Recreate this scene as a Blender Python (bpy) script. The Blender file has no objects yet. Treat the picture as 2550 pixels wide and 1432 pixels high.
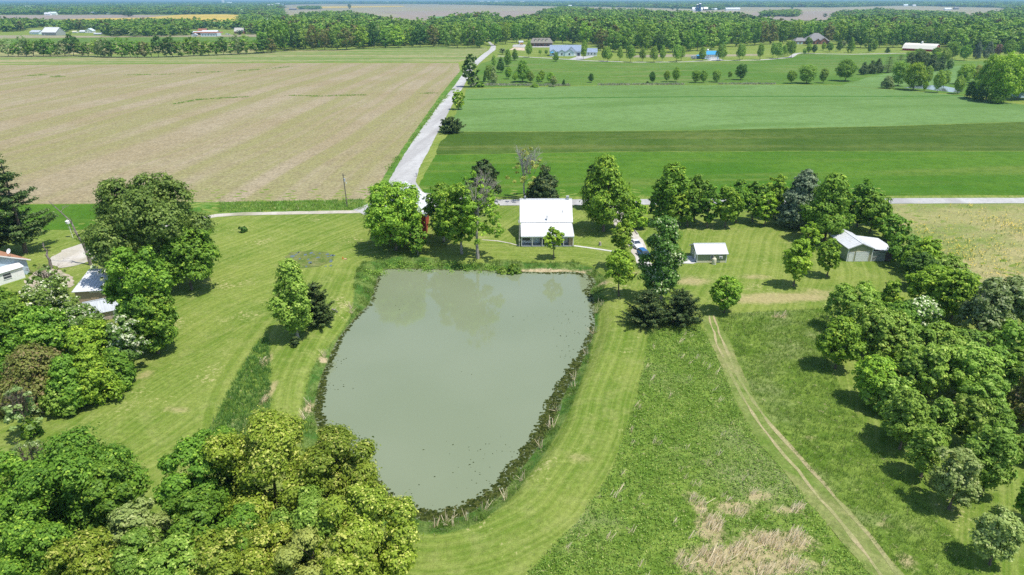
import bpy, math, random
import numpy as np
from mathutils import Matrix, Vector
S = bpy.context.scene
COL = S.collection
R = math.radians

# ------------------------------------------------------------------ camera, sky, sun, exposure
CAM_H = 50.0; FOC = 1700.0; CX, CY = 1275.0, 716.0
PITCH = math.atan(718 / 1700.0); ROLL = R(-0.15)
cp, sp = math.cos(PITCH), math.sin(PITCH); cr, sr = math.cos(ROLL), math.sin(ROLL)
cam_d = bpy.data.cameras.new("camera"); cam = bpy.data.objects.new("camera", cam_d); COL.objects.link(cam)
cam_d.sensor_width = 36.0; cam_d.lens = 24.0; cam_d.clip_start = 0.5; cam_d.clip_end = 40000.0
_right = Vector((1, 0, 0)); _up = Vector((0, sp, cp)); _fw = Vector((0, cp, -sp))
_r2 = _right * cr + _up * sr; _u2 = -_right * sr + _up * cr
cam.matrix_world = Matrix(((_r2.x, _u2.x, -_fw.x, 0), (_r2.y, _u2.y, -_fw.y, 0), (_r2.z, _u2.z, -_fw.z, CAM_H), (0, 0, 0, 1)))
S.camera = cam
S.view_settings.view_transform = 'Standard'; S.view_settings.look = 'None'
S.view_settings.exposure = 0.36; S.view_settings.gamma = 1.0
S.view_settings.use_curve_mapping = False
SUN = Vector((0.36, -0.20, 1.0)).normalized()
sun_el = math.asin(SUN.z); sun_az = math.atan2(SUN.x, SUN.y)
W = bpy.data.worlds.new("World"); S.world = W; W.use_nodes = True
wt = W.node_tree; wt.nodes.clear()
_o = wt.nodes.new("ShaderNodeOutputWorld"); _b = wt.nodes.new("ShaderNodeBackground"); _s = wt.nodes.new("ShaderNodeTexSky")
_s.sky_type = 'NISHITA'; _s.sun_disc = False; _s.sun_elevation = sun_el; _s.sun_rotation = sun_az
_s.air_density = 1.0; _s.dust_density = 0.6; _s.ozone_density = 1.5
_b.inputs[1].default_value = 0.15
wt.links.new(_s.outputs[0], _b.inputs[0]); wt.links.new(_b.outputs[0], _o.inputs[0])
sd = bpy.data.lights.new("sun", 'SUN'); sd.energy = 4.4; sd.angle = R(0.6); sd.color = (1.0, 0.955, 0.87)
so = bpy.data.objects.new("sun", sd); COL.objects.link(so); so.location = (0, 0, 300)
so.rotation_euler = SUN.to_track_quat('Z', 'Y').to_euler()
S.cycles.use_denoising = False
S.cycles.max_bounces = 6; S.cycles.diffuse_bounces = 3; S.cycles.glossy_bounces = 2
S.cycles.transmission_bounces = 2; S.cycles.transparent_max_bounces = 4; S.cycles.volume_bounces = 0
S.cycles.volume_step_rate = 4.0

def ray(px, py):
    x = (px - CX) / FOC; y = -(py - CY) / FOC
    # camera x / y axes expressed in the unrolled frame
    a = x * cr - y * sr; b = x * sr + y * cr
    return a, cp + b * sp, -sp + b * cp
def P(px, py, z=0.0):
    """point of the horizontal plane at height z seen at photo pixel (px, py)"""
    a, b, c = ray(px, py); t = (z - CAM_H) / c
    return a * t, b * t
def ZY(px, py, Y):
    a, b, c = ray(px, py); return CAM_H + c * Y / b
def depth(Y, z=0.0): return Y * cp + (CAM_H - z) * sp
def PP(pts, z=0.0): return [P(x, y, z) for x, y in pts]

# ------------------------------------------------------------------ tags, objects
def tag(o, label=None, cat=None, group=None, kind=None):
    if label: o['label'] = label
    if cat: o['category'] = cat
    if group: o['group'] = group
    if kind: o['kind'] = kind
    return o
def empty(name, loc=(0, 0, 0), rz=0.0, **k):
    o = bpy.data.objects.new(name, None); COL.objects.link(o); o.location = loc; o.rotation_euler = (0, 0, rz)
    o.empty_display_size = 0.5
    return tag(o, **k)
def link(name, me, mat=None, parent=None, **k):
    o = bpy.data.objects.new(name, me); COL.objects.link(o)
    if mat is not None and len(me.materials) == 0: me.materials.append(mat)
    if parent is not None: o.parent = parent
    return tag(o, **k)
def np_mesh(name, V, nside, attrs=None, smooth=False):
    """V: (n*nside,3) vertices, every nside in a row one face"""
    me = bpy.data.meshes.new(name); V = np.asarray(V, dtype=np.float32).reshape(-1, 3); nf = len(V) // nside
    me.vertices.add(len(V)); me.vertices.foreach_set("co", V.ravel())
    me.loops.add(nf * nside); me.loops.foreach_set("vertex_index", np.arange(nf * nside, dtype=np.int32))
    me.polygons.add(nf); me.polygons.foreach_set("loop_start", np.arange(0, nf * nside, nside, dtype=np.int32))
    me.polygons.foreach_set("loop_total", np.full(nf, nside, dtype=np.int32))
    if attrs:
        for k, a in attrs.items():
            at = me.attributes.new(k, 'FLOAT', 'FACE'); at.data.foreach_set("value", np.asarray(a, dtype=np.float32))
    me.update(); return me

class M:
    """collects simple solids and builds ONE mesh"""
    def __init__(s): s.v = []; s.f = []
    def add(s, vs, fs):
        n = len(s.v); s.v += [tuple(v) for v in vs]; s.f += [tuple(i + n for i in f) for f in fs]; return s
    def box(s, x0, x1, y0, y1, z0, z1):
        return s.add([(x0,y0,z0),(x1,y0,z0),(x1,y1,z0),(x0,y1,z0),(x0,y0,z1),(x1,y0,z1),(x1,y1,z1),(x0,y1,z1)],
                     [(0,3,2,1),(4,5,6,7),(0,1,5,4),(1,2,6,5),(2,3,7,6),(3,0,4,7)])
    def prism(s, prof, a0, a1, axis='x'):
        """profile of (u, z) pushed from a0 to a1 along axis"""
        n = len(prof)
        if axis == 'x': vs = [(a0, u, z) for u, z in prof] + [(a1, u, z) for u, z in prof]
        else: vs = [(u, a0, z) for u, z in prof] + [(u, a1, z) for u, z in prof]
        fs = [tuple(range(n)), tuple(range(2*n-1, n-1, -1))] + [(i, i+n, (i+1)%n+n, (i+1)%n) for i in range(n)]
        return s.add(vs, fs)
    def tube(s, p0, p1, r0, r1=None, n=8, caps=True):
        r1 = r0 if r1 is None else r1
        a = Vector(p0); b = Vector(p1); d = (b - a)
        if d.length < 1e-6: return s
        q = d.to_track_quat('Z', 'Y'); vs = []
        for c, r in ((a, r0), (b, r1)):
            for i in range(n):
                t = 2*math.pi*i/n; vs.append(tuple(c + q @ Vector((r*math.cos(t), r*math.sin(t), 0))))
        fs = [(i, (i+1)%n, (i+1)%n+n, i+n) for i in range(n)]
        if caps: fs += [tuple(range(n-1, -1, -1)), tuple(range(n, 2*n))]
        return s.add(vs, fs)
    def path(s, pts, rs, n=6):
        for i in range(len(pts)-1): s.tube(pts[i], pts[i+1], rs[i], rs[i+1], n, caps=(i in (0, len(pts)-2)))
        return s
    def lathe(s, prof, cx=0, cy=0, n=16):
        k = len(prof); vs = []
        for r, z in prof:
            for i in range(n):
                t = 2*math.pi*i/n; vs.append((cx+r*math.cos(t), cy+r*math.sin(t), z))
        fs = [(j*n+i, j*n+(i+1)%n, (j+1)*n+(i+1)%n, (j+1)*n+i) for j in range(k-1) for i in range(n)]
        fs += [tuple(range(n-1, -1, -1)), tuple((k-1)*n+i for i in range(n))]
        return s.add(vs, fs)
    def slab(s, a, b, c, d, th):
        """sloping plate: four corners (top face) and thickness downwards along its normal"""
        a, b, c, d = map(Vector, (a, b, c, d)); nrm = (b-a).cross(d-a).normalized() * th
        if nrm.z < 0: nrm = -nrm
        vs = [a, b, c, d, a-nrm, b-nrm, c-nrm, d-nrm]
        return s.add(vs, [(0,1,2,3),(7,6,5,4),(0,4,5,1),(1,5,6,2),(2,6,7,3),(3,7,4,0)])
    def mesh(s, name):
        me = bpy.data.meshes.new(name); me.from_pydata(s.v, [], s.f); me.update(); return me
    def build(s, name, mat, parent=None, smooth=False, bevel=0, **k):
        me = s.mesh(name); me.materials.append(mat)
        if smooth: me.polygons.foreach_set("use_smooth", [True]*len(me.polygons))
        o = link(name, me, None, parent, **k)
        if bevel:
            b = o.modifiers.new("bevel", 'BEVEL'); b.width = bevel; b.segments = 2; b.limit_method = 'ANGLE'
        return o

# ------------------------------------------------------------------ node helper
class N:
    def __init__(s, name):
        s.m = bpy.data.materials.new(name); s.m.use_nodes = True; s.t = s.m.node_tree; s.t.nodes.clear()
        s.out = s.t.nodes.new("ShaderNodeOutputMaterial")
    def n(s, ty, ins=None, **props):
        x = s.t.nodes.new(ty)
        for k, v in props.items(): setattr(x, k, v)
        for k, v in (ins or {}).items(): s.set(x, k, v)
        return x
    def set(s, x, k, v):
        sock = x.inputs[k]
        if hasattr(v, 'links') or isinstance(v, bpy.types.NodeSocket): s.t.links.new(v, sock)
        else:
            if isinstance(v, tuple) and len(v) == 3 and sock.type == 'RGBA': v = (*v, 1)
            sock.default_value = v
    def pos(s): return s.n("ShaderNodeNewGeometry").outputs['Position']
    def obj(s): return s.n("ShaderNodeTexCoord").outputs['Object']
    def mapping(s, vec, scale=(1,1,1), rot=(0,0,0), loc=(0,0,0)):
        return s.n("ShaderNodeMapping", {'Vector': vec, 'Scale': scale, 'Rotation': rot, 'Location': loc}).outputs[0]
    def noise(s, vec, scale, detail=2, rough=.5, dist=0):
        return s.n("ShaderNodeTexNoise", {'Vector': vec, 'Scale': scale, 'Detail': detail, 'Roughness': rough, 'Distortion': dist}).outputs[0]
    def math(s, op, a, b=0.0, c=0.0, clamp=False):
        x = s.n("ShaderNodeMath", operation=op, use_clamp=clamp)
        s.set(x, 0, a); s.set(x, 1, b)
        if op in ('MULTIPLY_ADD', 'SMOOTH_MIN'): s.set(x, 2, c)
        return x.outputs[0]
    def rng(s, v, a, b, c=0.0, d=1.0, smooth=True):
        x = s.n("ShaderNodeMapRange", {'Value': v, 'From Min': a, 'From Max': b, 'To Min': c, 'To Max': d})
        x.clamp = True
        if smooth: x.interpolation_type = 'SMOOTHSTEP'
        return x.outputs[0]
    def mix(s, f, a, b, mode='MIX'):
        x = s.n("ShaderNodeMix", data_type='RGBA', blend_type=mode)
        s.set(x, 0, f); s.set(x, 6, a); s.set(x, 7, b); return x.outputs[2]
    def attr(s, name): return s.n("ShaderNodeAttribute", attribute_name=name).outputs['Fac']
    def bump(s, h, strength=.3, dist=.1): return s.n("ShaderNodeBump", {'Height': h, 'Strength': strength, 'Distance': dist}).outputs[0]
    def bsdf(s, color, rough=.8, spec=.2, normal=None, **k):
        ins = {'Base Color': color, 'Roughness': rough, 'Specular IOR Level': spec}
        if normal is not None: ins['Normal'] = normal
        ins.update(k)
        b = s.n("ShaderNodeBsdfPrincipled", ins); s.t.links.new(b.outputs[0], s.out.inputs[0]); return b

def mat_plain(name, c, rough=.6, spec=.3, var=.12, scale=3.0, metal=0.0, c2=None, stretch=(1,1,1)):
    g = N(name); o = g.mapping(g.obj(), stretch)
    a = g.noise(o, scale, 5, .6); b = g.noise(o, scale*9, 3, .6)
    f = g.math('ADD', g.math('MULTIPLY', a, .7), g.math('MULTIPLY', b, .3))
    dk = tuple(max(0, x*(1-var*1.6)) for x in c); lt = tuple(min(1, x*(1+var)) for x in c)
    col = g.mix(g.rng(f, .35, .65), dk, lt)
    if c2: col = g.mix(g.rng(g.noise(o, scale*.6, 6, .7), .56, .66), col, c2)
    g.bsdf(col, rough, spec, g.bump(b, .15, .02), Metallic=metal); return g.m

def mat_field(name, c1, c2, c3=None, rows=0.0, rot=0.0, big=.012, fine=1.2, streak=(1, .04), patch=.55, c4=None, patch4=.7, warp=0.0, bumpd=.15, contrast=.35, samt=.8):
    """open ground: two tones in big soft patches, long streaks of a third, clods / tufts at two fine scales"""
    g = N(name); p = g.mapping(g.pos(), rot=(0, 0, rot))
    if warp:
        wn = g.math('MULTIPLY', g.math('SUBTRACT', g.noise(p, .006, 1), .5), warp)
        sx = g.n("ShaderNodeSeparateXYZ", {0: p})
        p = g.n("ShaderNodeCombineXYZ", {0: g.math('ADD', sx.outputs[0], wn), 1: sx.outputs[1], 2: 0.0}).outputs[0]
    col = g.mix(g.rng(g.noise(p, big, 5, .6), .38, .62), c1, c2)
    if c3:
        st = g.noise(g.mapping(p, (streak[0], streak[1], 1)), .09, 4, .6)
        col = g.mix(g.math('MULTIPLY', g.rng(st, patch-.08, patch+.1), samt), col, c3)
    if c4:
        st = g.noise(g.mapping(p, (1, .35, 1)), .035, 6, .62)
        col = g.mix(g.rng(st, patch4-.03, patch4+.04), col, c4)
    fm = g.noise(g.pos(), fine*.22, 4, .65); col = g.mix(g.math('MULTIPLY', g.rng(fm, .42, .66), .45), col, tuple(x*.72 for x in c1))
    f1 = g.noise(g.pos(), fine, 4, .7); f2 = g.noise(g.pos(), fine*4.3, 3, .6)
    if rows:
        wv = g.n("ShaderNodeTexWave", {'Vector': p, 'Scale': rows, 'Distortion': 1.5, 'Detail': 2.0, 'Detail Scale': 2.0}).outputs[1]
        f1 = g.math('ADD', g.math('MULTIPLY', f1, .6), g.math('MULTIPLY', wv, .4))
    v = g.math('ADD', g.rng(f1, .3, .7, 1-contrast, 1+contrast, False), g.rng(f2, .3, .7, -contrast*.6, contrast*.6, False))
    x = g.n("ShaderNodeVectorMath", {0: col}, operation='SCALE'); g.set(x, 3, v)
    g.bsdf(x.outputs[0], .95, .05, g.bump(g.math('ADD', f1, f2), .6, bumpd)); return g.m

def mat_leaf(name, c1, c2, c3=None, frac=0.0, trans=.36, hue=.06):
    g = N(name); v = g.attr('v'); u = g.attr('u')
    oi = g.n("ShaderNodeObjectInfo").outputs['Random']
    col = g.mix(v, c1, c2)
    if c3: col = g.mix(g.math('GREATER_THAN', u, 1-frac), col, c3)
    h = g.n("ShaderNodeHueSaturation", {'Hue': g.rng(oi, 0, 1, .5-hue*.22, .5+hue*.10, False), 'Saturation': .93,
            'Value': g.rng(g.math('FRACT', g.math('MULTIPLY', oi, 7.13)), 0, 1, .94, 1.32, False), 'Fac': 1.0, 'Color': col}).outputs[0]
    d = g.n("ShaderNodeBsdfPrincipled", {'Base Color': h, 'Roughness': .55, 'Specular IOR Level': .25})
    t = g.n("ShaderNodeBsdfTranslucent", {'Color': g.mix(.5, h, (.9, 1.0, .35), 'MULTIPLY')})
    mx = g.n("ShaderNodeMixShader", {0: trans, 1: d.outputs[0], 2: t.outputs[0]})
    g.t.links.new(mx.outputs[0], g.out.inputs[0]); return g.m

LEAF = {
 'g': mat_leaf('leaf_green', (.068,.180,.006), (.190,.370,.012), (.30,.47,.02), .10),
 'm': mat_leaf('leaf_mid_green', (.110,.235,.012), (.285,.460,.036), (.42,.56,.09), .12),
 'y': mat_leaf('leaf_yellow_green', (.110,.245,.004), (.290,.480,.008), (.42,.58,.02), .12),
 'd': mat_leaf('leaf_dark_green', (.036,.105,.008), (.100,.215,.014)),
 'c': mat_leaf('leaf_cottonwood', (.052,.140,.012), (.145,.280,.026), (.50,.55,.30), .12),
 'o': mat_leaf('leaf_golden_olive', (.130,.205,.006), (.310,.400,.014), (.50,.52,.09), .16),
 'p': mat_leaf('leaf_pale_green', (.195,.280,.050), (.370,.460,.120), (.50,.55,.20), .12),
 'w': mat_leaf('leaf_and_white_blossom', (.090,.190,.018), (.210,.340,.045), (.72,.74,.50), .23),
 'n': mat_leaf('leaf_brown_olive', (.120,.150,.022), (.230,.245,.045), (.24,.19,.07), .2),
 's': mat_leaf('leaf_grey_green', (.130,.210,.045), (.270,.375,.100), (.40,.48,.22), .2),
 'k': mat_leaf('needle_dark', (.022,.055,.012), (.065,.110,.020), (.13,.16,.035), .15, .15),
 'e': mat_leaf('needle_green', (.038,.095,.018), (.095,.160,.030), (.15,.21,.05), .2, .15),
 'b': mat_leaf('needle_blue', (.070,.115,.055), (.140,.200,.100), (.20,.25,.13), .2, .15),
 'r': mat_leaf('leaf_pink_brown', (.24,.14,.08), (.40,.26,.18), None, 0),
 'f': mat_leaf('leaf_soft_elm_green', (.078,.150,.016), (.200,.305,.040), (.28,.38,.07), .12),
 'a': mat_leaf('leaf_warm_tan', (.21,.27,.035), (.42,.46,.09)),
}
BARK = mat_plain('bark', (.16,.13,.10), .9, .1, .3, 2.0, stretch=(3,3,.6))
BARK_PALE = mat_plain('pale_bark', (.34,.31,.26), .9, .1, .3, 2.0, stretch=(3,3,.6))
TWIG = mat_plain('dry_twig', (.36,.34,.32), .9, .1, .25, 2.0)
# ------------------------------------------------------------------ trees
def prof(kind, t):
    t = np.clip(t, 0, 1)
    if kind == 'round': return np.sqrt(np.clip(1-(2*t**.85-1)**2, 0, 1))
    if kind == 'oval': return np.clip(np.sin(np.pi*np.clip(t, 0, 1)**.8), 0, 1)**.7
    if kind == 'egg': return (np.clip(1-t, 0, 1)**.55) * np.clip(t*5+.35, 0, 1)
    if kind == 'cone': return (np.clip(1-t, 0, 1)**.8) * np.clip(t*8+.5, 0, 1)
    if kind == 'column': return np.clip(1-t, 0, 1)**.35 * np.clip(t*4+.5, 0, 1)
    if kind == 'low': return np.clip(1-t, 0, 1)**.5
    return np.sqrt(np.clip(1-(2*t-1)**2, 0, 1))

def unit(a): return a / np.maximum(np.linalg.norm(a, axis=-1, keepdims=True), 1e-6)

def leaf_quads(rg, C, Nn, size, aspect=.62):
    """one rhombic leaf blade per centre, perpendicular to its normal"""
    n = len(C); a = unit(np.cross(Nn, unit(rg.normal(size=(n, 3))))); b = np.cross(Nn, a)
    L = (size*rg.uniform(.7, 1.35, n))[:, None]; Wd = L*aspect
    bend = Nn*L*.14
    V = np.stack([C - a*L*.5, C + b*Wd*.5 + bend, C + a*L*.5, C - b*Wd*.5 + bend], axis=1)
    return V.reshape(-1, 3)

def clump_crown(rg, kind, W2, H, zb, leaf, cover=3.2, rc=None, gaps=0.12, flat=.62, lobes=5, rough=.24, spiky=0.0, nmax=60000, hang=0, lr=.40):
    """a crown of billowing lobes, each lobe a shell of leafy clumps; returns leaf verts + per-leaf attributes + clump centres"""
    Hc = H - zb; area = 4*math.pi*((W2**1.6*W2**1.6 + 2*(W2*Hc/2)**1.6)/3)**(1/1.6)
    n = int(min(nmax, max(60, area*1.25*cover/(leaf*leaf*.31))))
    r0 = W2*lr; nl = int(np.clip(area/(r0*r0*2.1), 7, 26)); LT = (np.arange(nl)+rg.uniform(.2, .8, nl))/nl; LT[-1] = .97
    env = prof(kind, LT*.86+.03); ga = 2.39996*np.arange(nl)+rg.uniform(-.5, .5, nl)+rg.uniform(0, 6.28)
    Rl = r0*rg.uniform(.72, 1.28, nl)*np.clip(env+.25, .45, 1.0); Rl = np.minimum(Rl, Hc*.32)
    rho = np.clip(env*W2*rg.uniform(1-rough, 1+rough*.75, nl)-Rl*.75, 0, None); rho[-1] *= .2
    inner = rg.uniform(0, 1, nl) < .18; rho[inner] *= .45
    Lz = np.clip(zb+Rl*.6+(Hc-Rl*1.35)*LT, zb+Rl*.3, H-Rl*.82); Lc = np.stack([np.cos(ga)*rho, np.sin(ga)*rho, Lz], 1)
    rc = rc or float(np.clip(r0*.34, .17*W2 if W2 < 2 else .32, .95)); per0 = 24
    K = int(np.clip(n//per0, 24, 2600)); wts = Rl**2/np.sum(Rl**2); li = rg.choice(nl, K*2, p=wts); d = unit(rg.normal(size=(K*2, 3))+[0, 0, .35])
    outl = unit(Lc*[1, 1, .35]-[0, 0, (zb+Hc*.45)*.35]); d = unit(d+outl[li]*.45)
    Cc = Lc[li]+d*Rl[li][:, None]*rg.uniform(.60, 1.16, K*2)[:, None]*[1, 1, .82]
    D = np.linalg.norm((Cc[:, None, :]-Lc[None])/[1, 1, .82], axis=2)/Rl[None]; D[np.arange(K*2), li] = 9
    keep = (D.min(1) > .66) & (rg.uniform(0, 1, K*2) > gaps*(.4+.9*(np.sin(d[:, 0]*6+li)*np.sin(d[:, 1]*5+li*2) > .1))); Cc = Cc[keep][:K]; li = li[keep][:K]; d = d[keep][:K]
    K = max(1, len(Cc)); r98 = np.percentile(np.hypot(Cc[:, 0], Cc[:, 1]), 97); Cc[:, :2] *= max(.3, W2-rc*.75)/max(r98, .1); zt_ = np.percentile(Cc[:, 2], 99.5); zl = Cc[:, 2].min()
    Cc[:, 2] = zl+(Cc[:, 2]-zl)*(H-rc*.35-zl)/max(.2, zt_-zl); per = max(4, n//K); cs = rg.uniform(.6, 1.35, K)*rc
    idx = np.repeat(np.arange(K), per); n = len(idx)
    s = unit(rg.normal(size=(n, 3))+d[idx]*.6+[0, 0, .3]); rr2 = rg.uniform(.3, 1, n)**.5*np.where(rg.uniform(0, 1, n) < .22, rg.uniform(1.1, 2.0, n), 1.0)
    off = s*rr2[:, None]*cs[idx][:, None]; off[:, 2] *= flat
    C = Cc[idx] + off; C[:, 2] -= hang*rg.uniform(0, 1, n)**2
    Nn = unit(s*.75 + d[idx]*.6 + np.array([0, 0, .45]) + rg.normal(size=(n, 3))*.40)
    V = leaf_quads(rg, C, Nn, np.full(n, leaf), .62)
    lv = rg.uniform(0, 1, nl); cv = rg.uniform(0, 1, K); v = np.clip(.25*lv[li][idx] + .35*cv[idx] + .4*rg.uniform(0, 1, n), 0, 1)
    cu = rg.uniform(0, 1, K); u = np.clip(.45*cu[idx]+.55*rg.uniform(0, 1, n), 0, 1)
    u = (np.argsort(np.argsort(u))/max(1, n-1))
    return V, v, u, Cc

def conifer_crown(rg, W2, H, zb, leaf, layers=14, nb=7, kind='cone', up=.12, droop=.12, tuft=.55, fill=1.0, open_=0.0, per=9):
    """whorls of boughs, each bough a row of needle tufts"""
    CC, NN, ci = [], [], []; bid = 0; tips = []
    for k in range(layers):
        t = (k+rg.uniform(-.3, .3))/layers; t = max(0, t)
        z0 = zb + (H-zb)*t; r0 = W2*prof(kind, np.array([t]))[0]*(1+.25*open_)
        m = max(3, int(nb*(1-.45*t)))
        a0 = rg.uniform(0, 6.28)
        for j in range(m):
            if rg.uniform() < open_*.35: continue
            a = a0 + 2*math.pi*j/m + rg.uniform(-.25, .25); L = max(.25, r0*rg.uniform(.62-.15*open_, 1.12+.25*open_))
            steps = max(2, int(L/(tuft*.55)))
            for i in range(steps):
                f = (i+.6)/steps
                if f < .18: continue
                c = np.array([math.cos(a)*L*f, math.sin(a)*L*f, z0 - droop*L*f*(1-f)*2 + up*L*f*f])
                nn = int(per*fill*(1.25-.4*f)); w = tuft*(1.1-.45*f)
                o = rg.normal(size=(nn, 3))*np.array([w*.55, w*.55, w*.22]); CC.append(c+o)
                NN.append(unit(np.array([math.cos(a)*.25, math.sin(a)*.25, 1.0]) + rg.normal(size=(nn, 3))*.5)); ci += [bid]*nn
            tips.append((z0, a, L)); bid += 1
    nn = int(40*fill); CC.append(np.array([0, 0, H-tuft*.5])+rg.normal(size=(nn, 3))*np.array([.16, .16, .4])*tuft); NN.append(unit(rg.normal(size=(nn, 3))+[0,0,.5])); ci += [bid]*nn
    C = np.concatenate(CC); Nn = np.concatenate(NN); n = len(C); ci = np.array(ci)
    V = leaf_quads(rg, C, Nn, np.full(n, leaf), .4)
    cv = rg.uniform(0, 1, bid+1); v = np.clip(.5*cv[ci]+.5*rg.uniform(0, 1, n), 0, 1); u = rg.uniform(0, 1, n)
    return V, v, u, tips

def trunk_mesh(rg, H, zb, W2, r0, Cc, nl=9, sides=7, lean=0.03, multi=1, tips=None, top=.86, long_=.8):
    m = M()
    for q in range(multi):
        ang = rg.uniform(0, 6.28); bx, by = (0, 0) if multi == 1 else (math.cos(ang)*r0*1.2, math.sin(ang)*r0*1.2)
        k = 6; pts = []; rs = []
        lx, ly = rg.normal(0, lean, 2)*H
        if multi > 1: lx += math.cos(ang)*W2*.45; ly += math.sin(ang)*W2*.45
        for i in range(k):
            f = i/(k-1); pts.append((bx+lx*f+rg.normal(0, .012)*H*(f > 0)*(f < 1), by+ly*f+rg.normal(0, .012)*H*(f > 0)*(f < 1), -0.25+f*H*top)); rs.append(r0*(1-.86*f)*(1.25 if i == 0 else 1)*(1 if multi == 1 else .7))
        m.path(pts, rs, sides)
        def at(z):
            f = min(1, max(0, (z+.25)/(H*top)))*(k-1); i = min(k-2, int(f)); g = f-i
            return [pts[i][j]*(1-g)+pts[i+1][j]*g for j in range(3)], rs[i]*(1-g)+rs[i+1]*g
        if Cc is not None and len(Cc):
            for j in rg.choice(len(Cc), min(nl, len(Cc)), replace=False):
                c = Cc[j]*[long_, long_, 1]; z = max(zb*.75, c[2]-np.hypot(c[0], c[1])*rg.uniform(.55, .95)); z = min(z, H*.75)
                p, r = at(z); mid = [(p[0]+c[0])/2*1.05, (p[1]+c[1])/2*1.05, p[2]*.45+c[2]*.55+.1]
                m.path([tuple(p), tuple(mid), tuple(c)], [r*.55, r*.34, r*.1+.01], 5)
        if tips:
            for z0, a, L in tips[::2]:
                p, r = at(z0); m.tube(tuple(p), (math.cos(a)*L*.8, math.sin(a)*L*.8, z0+.05*L), r*.3+.01, .012, 4)
    return m

def twigs(rg, m, p, d, L, r, depth_, spread=.6):
    q = p + d*L; m.tube(tuple(p), tuple(q), r, r*.55, 4, caps=False)
    if depth_ == 0: return
    for i in range(3 if depth_ > 1 else 4):
        nd = Vector(d) + Vector(rg.normal(0, spread, 3)); nd.z = abs(nd.z)*.6+.25; nd.normalize()
        twigs(rg, m, p+d*L*float(rg.uniform(.45, 1)), nd, L*float(rg.uniform(.5, .8)), r*.5, depth_-1, spread)

KIND = {
 # shape, crown bottom (fraction of height), clump flatness, leafiness, roughness
 'round': dict(kind='round', zb=.12, cover=2.3, gaps=.25), 'oval': dict(kind='oval', zb=.16, cover=2.2, lr=.44, gaps=.25), 'egg': dict(kind='egg', zb=.12, cover=2.3, lr=.40, gaps=.25),
 'forest': dict(kind='round', zb=.10, cover=2.5, gaps=.3, lr=.36, rough=.35),
 'oak': dict(kind='round', zb=.12, cover=2.3, gaps=.45, lr=.30, rough=.45),
 'bare': dict(kind='egg', zb=.3, cover=.22, rough=.5, gaps=.7, lr=.30),
 'young': dict(kind='oval', zb=.3, cover=1.7, gaps=.35), 'pole': dict(kind='egg', zb=.22, cover=2.4, gaps=.15, lr=.46), 'column': dict(kind='column', zb=.12, cover=2.6, rough=.5, gaps=.25, lr=.42),
 'bush': dict(kind='low', zb=.02, cover=3.2, flat=.8), 'cone': dict(kind='cone', zb=.04, cover=3.8),
 'spread': dict(kind='round', zb=.2, cover=2.2, rough=.4, gaps=.35, lr=.34), 'sparse': dict(kind='egg', zb=.22, cover=.55, rough=.5, gaps=.6, lr=.30),
}
def tree_meshes(seed, kind, W2, H, leaf, trunk_r=None, nmax=60000, detail=1.0):
    rg = np.random.default_rng(seed); tr = trunk_r or max(.09, H*.019)
    if kind in ('pine', 'spruce', 'juniper'):
        if kind == 'pine': V, v, u, tips = conifer_crown(rg, W2, H, H*.12, leaf, layers=max(7, int(H*.8)), nb=7, tuft=max(.5, W2*.15), open_=.6, up=.18, droop=.05, fill=detail, per=30)
        elif kind == 'spruce': V, v, u, tips = conifer_crown(rg, W2, H, H*.03, leaf, layers=max(9, int(H*1.5)), nb=9, tuft=max(.34, W2*.13), open_=.25, up=.02, droop=.25, fill=detail, per=15)
        else: V, v, u, tips = conifer_crown(rg, W2, H, .1, leaf, layers=max(8, int(H*1.9)), nb=13, kind='low', tuft=max(.34, W2*.13), open_=.5, up=.35, droop=-.05, fill=detail, per=14)
        tm = trunk_mesh(rg, H, 0, W2, tr, None, tips=tips, lean=.006, top=.95)
    elif kind == 'multi':
        V, v, u, Cc = clump_crown(rg, 'egg', W2, H, H*.12, leaf, 2.4, nmax=nmax, rough=.4, gaps=.3)
        tm = trunk_mesh(rg, H, H*.1, W2, tr, Cc, 6, multi=4)
    else:
        k = dict(KIND[kind]); sh = k.pop('kind'); zb = k.pop('zb')*H
        V, v, u, Cc = clump_crown(rg, sh, W2, H, zb, leaf, nmax=nmax, **k)
        tm = trunk_mesh(rg, H, zb, W2, tr, Cc, 10 if detail >= 1 else 4, sides=7 if detail >= 1 else 5, long_=.72 if kind in ('young', 'sparse') else .68)
        if kind in ('sparse', 'bare'):
            for i in range(30 if kind == 'bare' else 16):
                c = Cc[int(rg.integers(len(Cc)))]; p = Vector((float(c[0])*.45, float(c[1])*.45, H*float(rg.uniform(.45, .72)))); d = Vector((float(c[0])*.25+float(rg.normal(0, .25)), float(c[1])*.25+float(rg.normal(0, .25)), W2*.55+.4)).normalized()
                twigs(rg, tm, p, d, H*.17, .085, 3, .42)
    return np_mesh(kind+'_crown', V, 4, {'v': v, 'u': u}), tm.mesh(kind+'_trunk')

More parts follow.
